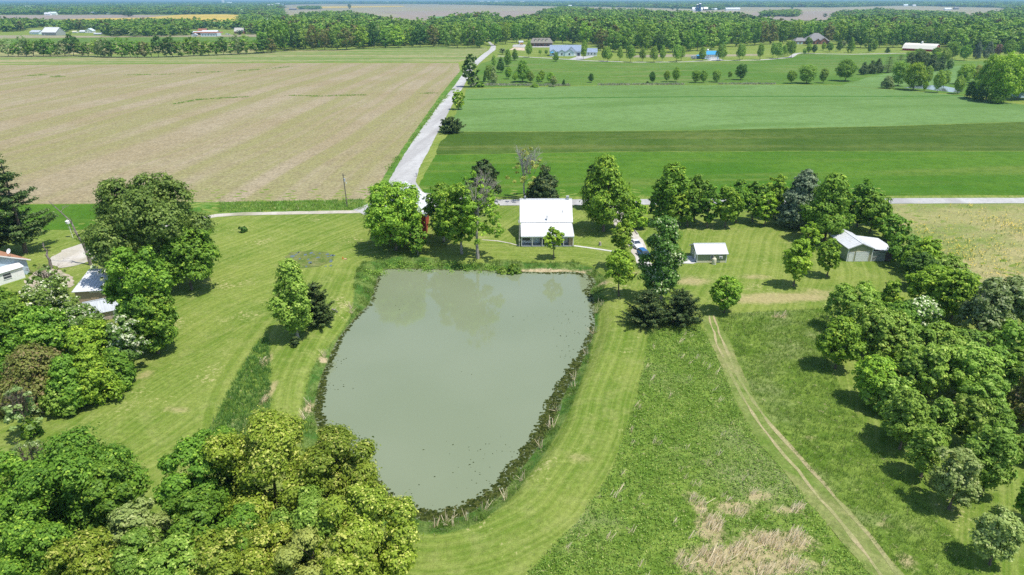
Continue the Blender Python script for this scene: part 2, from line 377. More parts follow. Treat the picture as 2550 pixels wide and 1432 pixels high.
NAMES = {'bare': 'half_bare_tree', 'forest': 'forest_tree', 'oak': 'leafy_tree', 'round': 'leafy_tree', 'oval': 'leafy_tree', 'egg': 'leafy_tree', 'young': 'young_tree', 'pole': 'slender_tree', 'column': 'cottonwood_tree', 'bush': 'shrub', 'cone': 'conical_tree',
         'spread': 'leafy_tree', 'sparse': 'half_bare_tree', 'pine': 'pine_tree', 'spruce': 'spruce_tree', 'juniper': 'juniper_shrub', 'multi': 'multi_stem_tree'}
_seed = [100]
ground_z = lambda x, y: 0.0
def unique_tree(x, y, H, W2, kind, mat, label, group=None, bark=None, nmax=60000, cat=None, scale_leaf=1.0, name=None):
    _seed[0] += 1; dist = math.sqrt(x*x+y*y+2500)
    leaf = max(.24, dist*.0034)*scale_leaf
    if kind in ('pine', 'spruce', 'juniper'): leaf *= .95
    cm, tm = tree_meshes(_seed[0], kind, W2, H, leaf, nmax=nmax)
    cm.materials.append(LEAF[mat]); tm.materials.append(bark or BARK)
    rt = empty(name or NAMES[kind], (x, y, ground_z(x, y)), random.Random(_seed[0]).uniform(0, 6.28), label=label, cat=cat or ('shrub' if 'shrub' in NAMES[kind] or kind == 'bush' else 'tree'), group=group)
    link('crown', cm, parent=rt); link('trunk', tm, parent=rt); return rt
PROTO = {}
def proto(kind, var, lod):
    key = (kind, var, lod)
    if key not in PROTO:
        # normal size: half width 1, height 2.6 (conifers 1 x 3); scaled by each copy
        leaf = {0: .085, 1: .13, 2: .26}[lod]; H = 2.4
        cm, tm = tree_meshes(7000+var*31+lod*7+len(kind)*3, kind, 1.0, H, leaf, trunk_r=.05, nmax={0: 9000, 1: 2600, 2: 620}[lod], detail={0: 1, 1: .8, 2: .45}[lod])
        PROTO[key] = (cm, tm)
    return PROTO[key]
_pm = {}
def copy_tree(x, y, H, W2, kind, mat, label, group=None, lod=1, var=None, bark=None, rnd=random.Random(5), cat=None):
    """a tree that shares its meshes with others of its kind; every copy its own size and turn"""
    var = rnd.randrange(5) if var is None else var
    cm, tm = proto(kind, var, lod); key = (id(cm), mat)
    if key not in _pm:
        c2 = cm.copy() if len(cm.materials) else cm
        if len(c2.materials): c2.materials.clear()
        c2.materials.append(LEAF[mat]); _pm[key] = c2
        if not len(tm.materials): tm.materials.append(bark or BARK)
    rt = empty(NAMES[kind], (x, y, 0), rnd.uniform(0, 6.28), label=label, cat=cat or ('shrub' if kind in ('bush', 'juniper') else 'tree'), group=group)
    rt.scale = (W2, W2, H/2.4)
    a = bpy.data.objects.new('crown', _pm[key]); a.parent = rt; COL.objects.link(a)
    b = bpy.data.objects.new('trunk', tm); b.parent = rt; COL.objects.link(b)
    return rt
def base_top(px, by, ty, w):
    """trunk foot, height and half crown width of a tree whose foot, top and width were measured in the photo"""
    x, y = P(px, by); H = ZY(px, ty, y); W2 = w/2/FOC*depth(y, H*.55); return x, y, H, W2
def TU(px, by, ty, w, kind, mat, label, group=None, **k):
    x, y, H, W2 = base_top(px, by, ty, w)
    # the crown's near and far side reach past its middle: what is seen as top lies a little behind the trunk
    H = max(1.2, H - W2*(.12 if kind in ('cone', 'pine', 'spruce', 'column', 'pole', 'young') else .3)*math.tan(math.atan2(CAM_H, y)))
    return unique_tree(x, y, H, W2, kind, mat, label, group, **k)
def TC(px, by, ty, w, kind, mat, label, group=None, **k):
    x, y, H, W2 = base_top(px, by, ty, w); return copy_tree(x, y, H, W2, kind, mat, label, group, **k)
def TH(px, ty, H, W2, kind, mat, label, group=None, **k):
    x, y = P(px, ty, H); return unique_tree(x, y, H, W2, kind, mat, label, group, **k)
ORD = ['first','second','third','fourth','fifth','sixth','seventh','eighth','ninth','tenth','eleventh','twelfth','thirteenth','fourteenth','fifteenth','sixteenth','seventeenth','eighteenth','nineteenth','twentieth',
 'twenty-first','twenty-second','twenty-third','twenty-fourth','twenty-fifth','twenty-sixth','twenty-seventh','twenty-eighth','twenty-ninth','thirtieth','thirty-first','thirty-second','thirty-third','thirty-fourth','thirty-fifth','thirty-sixth','thirty-seventh','thirty-eighth','thirty-ninth','fortieth']
WZ = -1.3   # water level below the lawn
# ------------------------------------------------------------------ outlines measured in the photograph, laid on the ground
POND = PP([(945,672),(1000,669),(1060,671),(1150,673),(1250,675),(1300,677),(1360,679),(1420,677),(1455,681),(1477,692),(1482,702),(1476,715),(1464,727),(1478,743),(1477,778),(1480,804),(1476,829),
 (1466,858),(1446,905),(1420,950),(1392,1000),(1371,1060),(1332,1120),(1300,1160),(1271,1196),(1241,1238),(1181,1268),(1145,1287),(1069,1299),(1015,1282),(960,1240),(900,1170),(850,1125),(805,1085),(788,1045),
 (785,1015),(799,949),(823,890),(844,844),(872,809),(890,788),(925,754),(930,725),(942,697)], WZ)
BANK = PP([(900,655),(950,643),(1000,636),(1060,640),(1150,650),(1200,650),(1260,646),(1300,650),(1360,652),(1430,650),(1475,660),(1505,680),(1512,700),(1500,725),(1515,745),(1496,755),(1494,778),(1491,799),(1478,842),(1463,900),
 (1428,1000),(1389,1069),(1353,1130),(1305,1193),(1256,1250),(1205,1296),(1151,1320),(1106,1332),(1000,1328),(900,1290),(820,1200),(750,1120),(747,1065),(750,998),(761,949),(775,907),(796,876),(823,838),(858,796),(872,768),(879,740),(883,684)])
MEADOW1 = PP([(1616,822),(1682,814),(1743,812),(1756,830),(1774,865),(1790,900),(1824,982),(1861,1056),(1894,1108),(1946,1168),(2001,1236),(2062,1307),(2115,1371),(2169,1432),(2250,1540),(1150,1560),(1311,1432),(1400,1337),(1437,1301),(1489,1227),(1530,1160),(1560,1067),(1582,1000),(1606,900)])
MEADOW2 = PP([(1784,787),(1830,780),(1900,776),(1980,772),(2064,768),(2066,806),(2051,876),(2085,944),(2119,1010),(2186,1108),(2223,1152),(2270,1206),(2338,1290),(2388,1351),(2428,1421),(2500,1520),(2350,1550),(2252,1432),(2203,1377),(2115,1270),(2062,1216),(2001,1152),(1957,1095),(1900,1020),(1876,985),(1837,900),(1820,855),(1800,824)])
MEADOW3 = PP([(666,830),(671,880),(675,950),(673,1000),(671,1047),(668,1110),(560,1150),(470,1160),(502,1111),(528,1060),(556,1000),(600,921),(635,865)])
RUTS = PP([(1764,787),(1790,860),(1815,910),(1848,980),(1900,1062),(1975,1145),(2060,1250),(2150,1355),(2210,1432),(2300,1550)])
DRY = [(1900,745,9,3,.8),(1960,740,12,2.5,.9),(2040,730,9,3,.6),(1720,700,5,3,.75),(1350,662,8,1.1,1.1),(1430,664,5,1,.9),(1880,690,5,2,.6),(960,680,2.5,1.2,.8),(1840,720,8,2,.4),(1500,700,2,2,.8),
 (1830,1265,3,2,1.0),(1895,1235,3,1.2,.9),(1930,1350,6,2.2,1.15),(1770,1320,2.2,4,1.05),(1840,1400,8,3,1.2),(1960,1270,3,1.2,.9),(2010,1410,3,2,.8),(1745,1270,1.2,3,.9),(1720,1240,2,2,.8),(1940,788,1.8,.8,1.2),(2020,1090,2,1,.7),(1985,1130,2,1,.6),(2210,1310,2,2,.7),(2260,1400,2,2,.8),(2130,1240,2,1,.6),
 (440,1020,3,1.2,.6),(660,900,1.0,3,1.0),(668,980,.8,4,1.1),(360,935,2,2.5,.6),(770,1000,1,2,.8),(805,880,1,1.2,.9),(1200,590,4,1.5,.45),(1240,575,3,1,.6),(1580,680,2,3,.5),(1440,1140,3,2,.5),(1680,930,2,2,.35),(1640,1040,2,3,.4),(1530,1320,3,2,.55),(700,1250,3,2,.3),(740,620,3,1,.4),(2400,1330,3,2,.3),(1390,1090,2,2,.3)]

def inside(X, Y, poly):
    c = np.zeros(X.shape, bool); n = len(poly)
    for i in range(n):
        x0, y0 = poly[i]; x1, y1 = poly[(i+1) % n]
        if y0 == y1: continue
        k = ((y0 > Y) != (y1 > Y)) & (X < (x1-x0)*(Y-y0)/(y1-y0)+x0); c ^= k
    return c
def sdf(X, Y, poly, lim=8.0):
    """metres inside (+) or outside (-) an outline"""
    best = np.full(X.shape, 1e9); n = len(poly)
    for i in range(n):
        x0, y0 = poly[i]; x1, y1 = poly[(i+1) % n]; dx, dy = x1-x0, y1-y0
        t = np.clip(((X-x0)*dx+(Y-y0)*dy)/max(1e-9, dx*dx+dy*dy), 0, 1)
        best = np.minimum(best, (X-x0-t*dx)**2+(Y-y0-t*dy)**2)
    return np.clip(np.sqrt(best)*np.where(inside(X, Y, poly), 1, -1), -lim, lim)
def linedist(X, Y, pts):
    best = np.full(X.shape, 1e9)
    for i in range(len(pts)-1):
        x0, y0 = pts[i]; x1, y1 = pts[i+1]; dx, dy = x1-x0, y1-y0
        t = np.clip(((X-x0)*dx+(Y-y0)*dy)/(dx*dx+dy*dy), 0, 1); best = np.minimum(best, (X-x0-t*dx)**2+(Y-y0-t*dy)**2)
    return np.sqrt(best)
def smooth_poly(poly, it=2):
    for _ in range(it):
        q = []
        for i in range(len(poly)):
            a, b = poly[i], poly[(i+1) % len(poly)]
            q += [(a[0]*.75+b[0]*.25, a[1]*.75+b[1]*.25), (a[0]*.25+b[0]*.75, a[1]*.25+b[1]*.75)]
        poly = q
    return poly
POND = smooth_poly(POND, 1)
def gz(X, Y):
    s = sdf(X, Y, POND, 12.0)
    bed = WZ-np.clip(s*.4, 0, 1.6); f = np.clip((-s)/3.5, 0, 1); f = f*f*(3-2*f)
    lump = .05*np.sin(X*.9+np.sin(Y*.7)*2)*np.sin(Y*1.1+np.cos(X*.5))
    return np.where(s > 0, bed, WZ*(1-f)) + lump*np.clip((-s-1)/3, 0, 1)*.6
ground_z = lambda x, y: float(gz(np.array([x]), np.array([y]))[0]) if (40 < y < 140 and abs(x) < 60) else 0.0

# ground: ONE sheet, fine near the pond, coarse out to the horizon
step = .55
geo = lambda a, b, n: a*(b/a)**(np.arange(1, n+1)/n)
xn = np.arange(-105, 105+step, step); xf = 105+geo(1, 20000, 30)
xs = np.concatenate([-xf[::-1], xn, xf]); yn = np.arange(38, 192, step)
ys = np.concatenate([38-geo(1, 400, 10)[::-1], yn, 192+geo(1, 22000, 34)])
GX, GY = np.meshgrid(xs, ys); GZ = np.zeros_like(GX)
near = (np.abs(GX) < 106) & (GY > 37) & (GY < 193)
A = {}
def put(name, fn, default):
    a = np.full(GX.shape, default, dtype=np.float32); a[near] = fn(GX[near], GY[near]); A[name] = a
GZ[near] = gz(GX[near], GY[near])
put('sd_pond', lambda x, y: sdf(x, y, POND, 60), -60)
put('sd_bank', lambda x, y: sdf(x, y, BANK, 8), -8)
def meadow(x, y): return np.maximum(np.maximum(sdf(x, y, MEADOW1), sdf(x, y, MEADOW2)), sdf(x, y, MEADOW3))
put('sd_meadow', meadow, -8)
def dryf(x, y):
    v = np.zeros(x.shape)
    for px, py, a, b, w in DRY:
        cx_, cy_ = P(px, py); v = np.maximum(v, w*np.exp(-(((x-cx_)/a)**2+((y-cy_)/b)**2)))
    return v
put('dry', dryf, 0)
ny, nx = GX.shape
verts = np.stack([GX, GY, GZ], -1).reshape(-1, 3)
i0 = (np.arange(ny-1)[:, None]*nx + np.arange(nx-1)[None]).ravel()
quads = np.stack([i0, i0+1, i0+1+nx, i0+nx], 1).astype(np.int32)
gm = bpy.data.meshes.new('ground'); gm.vertices.add(len(verts)); gm.vertices.foreach_set("co", verts.astype(np.float32).ravel())
gm.loops.add(quads.size); gm.loops.foreach_set("vertex_index", quads.ravel()); gm.polygons.add(len(quads))
gm.polygons.foreach_set("loop_start", np.arange(0, quads.size, 4, dtype=np.int32)); gm.polygons.foreach_set("loop_total", np.full(len(quads), 4, dtype=np.int32))
gm.polygons.foreach_set("use_smooth", np.ones(len(quads), bool))
for k, a in A.items():
    at = gm.attributes.new(k, 'FLOAT', 'POINT'); at.data.foreach_set("value", a.astype(np.float32).ravel())
gm.update()

def ground_material():
    g = N('grass_ground'); p = g.pos()
    sdp, sdb, sdm, dry = (g.attr(k) for k in ('sd_pond', 'sd_bank', 'sd_meadow', 'dry'))
    n_big = g.noise(p, .05, 5, .6); n_mid = g.noise(p, .35, 4, .6); n_f = g.noise(p, 1.6, 4, .7); n_ff = g.noise(p, 6.5, 3, .65)
    edge = g.math('MULTIPLY', g.math('SUBTRACT', g.math('ADD', g.math('MULTIPLY', n_mid, .5), g.math('MULTIPLY', n_f, .5)), .5), 1.6)
    # mown lawn: light yellow green with mower lanes
    lawn = g.mix(g.rng(n_big, .36, .64), (.105,.172,.022), (.180,.228,.045))
    lawn = g.mix(g.math('MULTIPLY', g.rng(n_mid, .46, .70), .6), lawn, (.235,.262,.080))
    def lanes(coord, sc):
        v = g.n("ShaderNodeCombineXYZ", {0: g.math('MULTIPLY', coord, sc), 1: 0.0, 2: 0.0}).outputs[0]
        return g.noise(v, 1.0, 3, .7)
    sx = g.n("ShaderNodeSeparateXYZ", {0: g.mapping(p, rot=(0, 0, R(27)))})
    wob = g.math('MULTIPLY', g.math('SUBTRACT', g.noise(p, .022, 1), .5), 13.0)
    l_lin = lanes(g.math('ADD', sx.outputs[0], wob), .95); l_pond = lanes(g.math('ADD', sdp, g.math('MULTIPLY', wob, .35)), .9)
    l = g.mix(g.rng(sdp, -17, -13), l_lin, l_pond)
    lawn = g.mix(g.math('MULTIPLY', g.rng(l, .42, .62), .46), lawn, (.25,.290,.075))
    lawn = g.mix(g.math('MULTIPLY', g.rng(l, .52, .36), .34), lawn, (.095,.165,.018))
    drym = g.rng(g.math('ADD', dry, g.math('MULTIPLY', edge, .55)), .28, .75)
    lawn = g.mix(g.math('MULTIPLY', drym, .8), lawn, (.36,.30,.15))
    lawn = g.mix(g.rng(g.math('MULTIPLY', n_f, g.noise(p, .12, 3)), .34, .42), lawn, (.30,.29,.12))
    # rough meadow
    mead = g.mix(g.rng(n_mid, .35, .65), (.085,.150,.018), (.165,.235,.042))
    mead = g.mix(g.rng(n_big, .50, .66), mead, (.19,.225,.085))
    mead = g.mix(g.rng(g.math('ADD', dry, g.math('MULTIPLY', edge, .9)), .5, .9), mead, (.33,.285,.15))
    mead = g.mix(g.math('MULTIPLY', g.rng(n_f, .62, .75), .5), mead, (.30,.27,.13))
    mead = g.mix(g.math('MULTIPLY', g.rng(g.noise(p, .9, 5, .7), .60, .70), .7), mead, (.36,.33,.17))
    bank = g.mix(g.rng(n_mid, .4, .62), (.055,.130,.022), (.14,.20,.05))
    mead = g.mix(g.math('MULTIPLY', g.rng(g.noise(p, .9, 5, .7), .60, .70), .7), mead, (.36,.33,.17))
    bank = g.mix(g.rng(g.math('ADD', dry, edge), .35, .8), bank, (.42,.34,.21))
    col = g.mix(g.rng(g.math('ADD', sdm, g.math('MULTIPLY', edge, .5)), -.15, .2), lawn, mead)
    col = g.mix(g.rng(g.math('ADD', sdb, edge), -.15, .4), col, bank)
    mud = g.mix(n_f, (.07,.085,.03), (.20,.18,.09))
    col = g.mix(g.rng(g.math('ADD', sdp, g.math('MULTIPLY', edge, .4)), -.38, -.05), col, mud)
    v = g.math('ADD', g.rng(n_f, .3, .7, .78, 1.22, False), g.rng(n_ff, .3, .7, -.2, .2, False))
    x = g.n("ShaderNodeVectorMath", {0: col}, operation='SCALE'); g.set(x, 3, v)
    g.bsdf(x.outputs[0], .95, .04, g.bump(g.math('ADD', n_ff, n_f), .7, .12)); return g.m
link('ground', gm, ground_material(), kind='structure')

# ------------------------------------------------------------------ sheets lying on the ground
def sheet(name, pts, z, mat, kind='structure', sub=0, jit=0.0, seed=1, **k):
    rg = random.Random(seed)
    if sub:
        q = []
        for i in range(len(pts)):
            a, b = pts[i], pts[(i+1) % len(pts)]; L = math.dist(a, b); n = max(1, int(L/sub))
            for j in range(n):
                t = j/n; q.append((a[0]*(1-t)+b[0]*t+rg.uniform(-jit, jit), a[1]*(1-t)+b[1]*t+rg.uniform(-jit, jit)))
        pts = q
    me = bpy.data.meshes.new(name); me.from_pydata([(x, y, z) for x, y in pts], [], [tuple(range(len(pts)))])
    import bmesh
    bm = bmesh.new(); bm.from_mesh(me); bmesh.ops.triangulate(bm, faces=bm.faces[:])
    for f in bm.faces:
        if f.normal.z < 0: f.normal_flip()
    bm.to_mesh(me); bm.free()
    return link(name, me, mat, kind=kind, **k)
def ribbon(name, pts, width, z, mat, jit=0.0, seed=3, kind='structure', **k):
    rg = random.Random(seed); pts = [Vector(p) for p in pts]; q = []
    for i in range(len(pts)-1):
        n = max(1, int((pts[i+1]-pts[i]).length/2.0))
        for j in range(n): q.append(pts[i].lerp(pts[i+1], j/n))
    q.append(pts[-1]); w = width if isinstance(width, (list, tuple)) else (width, width); Lf, Rt = [], []
    for i, p in enumerate(q):
        d = (q[min(i+1, len(q)-1)]-q[max(i-1, 0)]).normalized(); n = Vector((-d.y, d.x)); ww = (w[0]+(w[1]-w[0])*i/(len(q)-1))/2
        Lf.append(p+n*(ww+rg.uniform(-jit, jit))); Rt.append(p-n*(ww+rg.uniform(-jit, jit)))
    vs = [(p.x, p.y, z) for p in Lf+Rt]; m = len(q)
    me = bpy.data.meshes.new(name); me.from_pydata(vs, [], [(i+m, i+m+1, i+1, i) for i in range(m-1)]); me.update()
    return link(name, me, mat, kind=kind, **k)

gravel = mat_field('pale_gravel', (.39,.385,.37), (.45,.445,.43), (.30,.29,.28), big=.06, fine=2.5, streak=(1,.04), patch=.52, rot=R(8), contrast=.15, bumpd=.02)
gravel_old = mat_field('worn_gravel', (.44,.40,.33), (.50,.47,.42), (.22,.22,.12), big=.2, fine=2.5, patch=.58, contrast=.14, bumpd=.02)
concrete = mat_plain('concrete', (.52,.51,.48), .8, .2, .1, 1.0)
verge = mat_field('verge_grass', (.070,.165,.020), (.145,.225,.045), big=.2, fine=1.8, contrast=.25)

# fields
plough = mat_field('stubble_soil', (.274,.226,.132), (.308,.260,.170), (.225,.222,.082), rot=R(3), big=.018, fine=1.0, streak=(.9,.02), patch=.5, c4=(.13,.19,.04), patch4=.74, warp=16, contrast=.36, samt=.75)
crop_l = mat_field('young_crop_pale', (.118,.205,.056), (.140,.235,.074), (.095,.178,.040), rot=R(80), big=.01, fine=.9, streak=(.6,.12), patch=.56, contrast=.16)
crop_d = mat_field('hay_dark', (.050,.098,.012), (.078,.128,.022), (.120,.150,.036), rot=R(88), big=.02, fine=1.0, streak=(1,.05), patch=.55, contrast=.22)
crop_m = mat_field('hay_green', (.052,.135,.010), (.080,.165,.016), (.125,.180,.032), rot=R(88), big=.02, fine=1.3, streak=(1,.08), patch=.56, contrast=.24)
pasture = mat_field('pasture_grass', (.078,.160,.022), (.110,.188,.034), (.16,.19,.06), rot=R(86), big=.008, fine=.6, streak=(1,.12), patch=.57, contrast=.14)
dryfield = mat_field('dry_grass_field', (.350,.305,.145), (.265,.265,.100), (.150,.210,.045), rot=R(75), big=.05, fine=1.4, streak=(1,.3), patch=.53, contrast=.26)
band = mat_field('rough_grass_band', (.125,.205,.040), (.170,.225,.065), (.36,.29,.17), rot=R(88), big=.01, fine=.5, streak=(1,.04), patch=.50, contrast=.14)
far_tan = mat_field('far_stubble', (.300,.262,.175), (.265,.232,.165), (.22,.235,.10), rot=R(88), big=.003, fine=.2, streak=(.3,.02), patch=.55, contrast=.08)
far_mauve = mat_field('far_bare_soil', (.285,.232,.185), (.255,.215,.175), None, big=.003, fine=.2, contrast=.06)
far_yel = mat_field('far_flowering_weeds', (.36,.30,.12), (.40,.30,.06), (.62,.42,.02), rot=R(88), big=.006, fine=.2, streak=(.5,.02), patch=.50, contrast=.08)
far_grn = mat_field('far_green_field', (.10,.24,.06), (.13,.26,.09), None, big=.003, fine=.2, contrast=.06)

sheet('ploughed_field', PP([(1141,157),(1146,176),(1100,232),(1052,300),(1003,368),(966,425),(938,470),(905,497),(560,503),(250,507),(-60,508),(-900,508),(-700,166),(0,162),(400,160),(640,157)]), .02, plough, sub=4, jit=.25)
sheet('rough_grassland', PP([(1141,155),(1190,140),(1216,123),(1210,118),(1180,118),(1100,114),(1000,116),(900,120),(800,124),(640,129),(400,139),(0,136),(-700,140),(-750,163),(0,160),(400,158),(640,155)]), .02, band, sub=10, jit=.8)
sheet('crop_field', PP([(-400,511),(256,509),(258,530),(262,571),(120,573),(-420,577)]), .02, crop_m, sub=2, jit=.2)
sheet('pale_crop_field', PP([(1162,222),(1250,219),(1500,213),(1900,211.5),(2070,212),(2190,221),(2260,226),(2385,237),(2460,250),(2560,262),(2800,275),(2900,290),(2550,303),(2200,314),(1690,325),(1400,327),(1128,328),(1118,318),(1133,285),(1152,250)]), .02, crop_l, sub=5, jit=.35)
ribbon('crop_drain_strip', PP([(1163,248),(1300,245),(1600,242),(1900,240),(2250,240),(2400,238)]), 3.2, .04, mat_field('rank_strip', (.045,.135,.02), (.06,.16,.025), None, contrast=.2), jit=.5)
sheet('dark_hay_field', PP([(1124,329),(1400,328),(1690,326),(2200,315),(2550,304),(2900,291),(3000,375),(2550,376),(2000,376),(1500,378),(1085,385),(1098,352)]), .02, crop_d, sub=5, jit=.4)
sheet('hay_field', PP([(1085,386),(1500,379),(2000,377),(2550,377),(3000,376),(3100,487),(2550,486),(1900,488),(1240,490),(1070,492),(1043,462),(1062,425)]), .02, crop_m, sub=3, jit=.25)
sheet('pasture', PP([(1165,205),(1195,160),(1240,143),(1290,143),(1450,150),(1550,156),(1700,156),(1890,151.5),(1968,145),(1995,134),(2124,137),(2259,135),(2400,152),(2560,150),(2760,170),(2900,230),(2560,250),(2400,236),(2190,219),(2070,210.5),(1900,210),(1500,211.5),(1250,217),(1165,219)]), .02, pasture, sub=8, jit=.4)
sheet('right_crop_patch', PP([(2092,213),(2130,203),(2170,190),(2230,180),(2290,182),(2380,165),(2450,160),(2470,190),(2330,215),(2190,220)]), .045, crop_l, sub=4, jit=.4)
sheet('dry_field', PP([(2190,508.5),(2550,507.5),(3000,507),(3100,900),(2560,730),(2440,705),(2390,690),(2330,640),(2270,590),(2225,545)]), .02, dryfield, sub=2, jit=.3)
sheet('verge', PP([(250,503),(905,494),(915,500),(905,525),(700,531),(540,532),(262,532)]), .012, verge, sub=2, jit=.3)
sheet('roadside_verge', PP([(1146,176),(1100,232),(1052,300),(1003,368),(966,425),(938,470),(960,478),(985,430),(1010,384),(1065,300),(1100,254),(1135,216),(1158,180),(1186,150),(1214,128),(1195,140)]), .014, verge, sub=3, jit=.25)
sheet('lawn_yard', PP([(1235,512),(1640,507),(2190,507),(2190,500),(1235,504)]), .01, verge)

# far country, each field well above the one below
def far(name, px, z, mat, sub=60, jit=2): return sheet(name, PP(px), z, mat, sub=sub, jit=jit, seed=len(px))
far('far_field', [(-60,48.5),(420,49),(520,40),(300,37),(-60,38.5)], .3, far_mauve)
far('far_field', [(160,52),(420,53.5),(740,54),(745,45),(560,36),(450,37),(360,44),(160,47.5)], .45, far_yel)
far('far_field', [(90,62),(240,62),(470,64),(750,66),(740,55),(420,54.5),(100,53)], .3, far_grn)
far('far_field', [(-200,100),(60,95),(300,93),(640,92),(640,86),(300,90),(60,88),(-200,90)], .15, far_tan, 20)
far('far_field', [(-200,112),(60,108),(640,104),(640,93),(300,94),(-200,101)], .12, pasture, 20)
far('far_field', [(-300,137),(60,137),(640,130),(640,106),(60,110),(-300,114)], .1, dryfield, 20)
far('far_field', [(700,12),(800,10),(1100,10.5),(1290,15),(1470,17),(1720,22.5),(1850,18),(2070,19),(2250,14.5),(2500,20),(2500,45),(2200,50),(1960,52),(1700,40),(1400,34),(1100,52),(900,48),(700,44)], .3, far_tan)
far('far_field', [(710,22),(760,16),(1000,14.5),(1010,17),(800,21)], .6, far_yel)
far('far_field', [(941,29),(1280,27.5),(1500,30),(1500,44),(1000,48),(980,41),(1000,36)], .5, far_mauve)
far('far_field', [(1880,30),(2080,28),(2260,30),(2250,48),(1990,52),(1850,44)], .6, far_mauve)
far('far_field', [(2300,48),(2420,42),(2430,38),(2330,36)], .6, far_mauve)
far('far_field', [(1035,8.6),(1190,9.3),(1190,6.5),(1050,6.0)], .9, far_grn)
far('far_field', [(1100,50),(1230,46),(1240,40),(1060,42)], .7, far_grn)

# roads
ROADL = PP([(950,490),(967,453),(1007,384),(1052,318),(1100,252),(1130,216),(1157,178),(1184,150),(1204,133.5),(1217,125),(1223,116),(1219,109),(1214,104)])
ROADR = PP([(1221,104),(1224,107.5),(1235,115),(1234,124),(1221,133.5),(1209,144),(1194,157),(1180,170),(1162,200),(1154,216),(1130,254),(1110,293),(1085,340),(1064,382),(1043,420),(1036,453),(1052,478)])
sheet('gravel_road', ROADL+ROADR, .06, gravel, sub=2.5, jit=.12)
sheet('cross_road', PP([(880,522),(960,492),(1052,480),(1240,497.5),(1640,496),(2190,494),(2550,493),(3100,491),(3100,505.5),(2550,506.5),(2190,507.5),(1640,510),(1240,512),(1000,522),(905,535)]), .05, gravel, sub=2, jit=.1)
ribbon('farm_drive', PP([(910,527),(800,529),(700,531),(600,533),(540,537),(470,548),(380,570),(300,592),(240,610)]), 2.6, .04, gravel_old, jit=.12)
sheet('gravel_yard', PP([(245,603),(205,606),(160,622),(128,640),(120,655),(150,668),(190,662),(225,650),(260,625)]), .045, gravel_old, sub=1.5, jit=.4)
sheet('dirt_yard', PP([(60,700),(100,668),(150,672),(185,690),(180,715),(120,725),(70,722)]), .04, mat_field('dirt', (.42,.34,.26), (.48,.42,.34), (.2,.22,.1), big=.3, fine=2), sub=1, jit=.3)
ribbon('driveway', PP([(1540,512),(1535,535),(1550,560),(1575,590),(1592,620),(1600,650),(1612,672)]), (4.2, 3.0), .05, gravel_old, jit=.35)
sheet('concrete_pad', PP([(1592,648),(1612,646),(1625,672),(1650,705),(1640,712),(1612,690),(1598,668)]), .055, concrete, sub=1, jit=.12)
sheet('shed_pad', PP([(1689,639),(1722,637),(1733,655),(1726,657),(1690,656)]), .05, concrete)
ribbon('footpath', PP([(1430,612),(1460,616),(1500,622),(1540,628)]), .7, .03, concrete, jit=.05)
ribbon('worn_footpath', PP([(1200,597),(1240,600),(1270,606),(1294,612)]), .45, .03, gravel_old, jit=.1)
mown = mat_field('mown_track', (.110,.180,.028), (.190,.235,.065), (.27,.26,.11), big=.25, fine=2.2, rot=R(-35), streak=(1,.12), patch=.53, contrast=.25)
sheet('mown_track', PP([(1746,783),(1782,783),(1800,824),(1820,855),(1837,900),(1876,985),(1900,1020),(1957,1095),(2001,1152),(2062,1216),(2115,1270),(2203,1377),(2252,1432),(2350,1550),(2250,1540),(2169,1432),(2115,1371),(2062,1307),(2001,1236),(1946,1168),(1894,1108),(1861,1056),(1824,982),(1790,900),(1774,865),(1756,830)]), .03, mown, sub=1, jit=.1)
straw = mat_field('dry_rut', (.40,.34,.19), (.35,.31,.16), (.18,.23,.06), big=.4, fine=3, contrast=.25, streak=(1,.6), patch=.47)
ribbon('wheel_rut', PP([(1777,787),(1797,845),(1822,905),(1858,975),(1915,1055),(1990,1135),(2080,1240),(2170,1340),(2240,1432),(2320,1530)]), (.32,.55), .045, straw, jit=.14)
ribbon('wheel_rut', PP([(1766,787),(1786,860),(1812,915),(1848,985),(1893,1060),(1960,1140),(2040,1240),(2125,1340),(2195,1432),(2280,1530)]), (.30,.50), .045, straw, jit=.16, seed=9)
lane_pts = [(1240,139.5),(1290,141),(1377,145.5),(1470,151.5),(1550,154),(1569,155),(1694,154.4),(1776,150.8),(1886,149.8),(1919,147.6),(1968,142.9),(1982,134),(1995,132),(2042,134),(2124,135.2),(2234,132.8),(2262,133)]
ribbon('farm_lane', PP(lane_pts), 4.5, .06, gravel, jit=.1)
sheet('house_drive', PP([(1416,148),(1440,150.5),(1455,147),(1480,141),(1476,139.5),(1450,141),(1443,137),(1437,137),(1435,142)]), .07, gravel)
sheet('shed_apron', PP([(1757,147),(1795,147),(1805,151),(1770,151.5)]), .07, gravel)
sheet('long_house_apron', PP([(1322,118),(1384,118),(1384,115),(1378,114),(1330,114.5)]), .06, gravel)
sheet('building_site_yard', PP([(1276,117),(1306,118.5),(1310,112),(1300,110),(1278,111.5)]), .06, gravel)
sheet('bare_soil_patch', PP([(1268,124),(1307,126),(1306,119),(1280,118)]), .05, mat_field('clay', (.48,.36,.25), (.52,.42,.32), None))
sheet('clearing', PP([(1575,143),(1740,142),(1742,136),(1650,135.5),(1580,138)]), .05, far_tan, sub=8, jit=.6)
sheet('clearing', PP([(1795,141),(1890,139),(1888,134.5),(1800,136)]), .05, far_tan, sub=8, jit=.6)
ribbon('far_road', PP([(619,50),(632,51),(650,55),(668,60),(685,62)]), 9, .6, gravel)

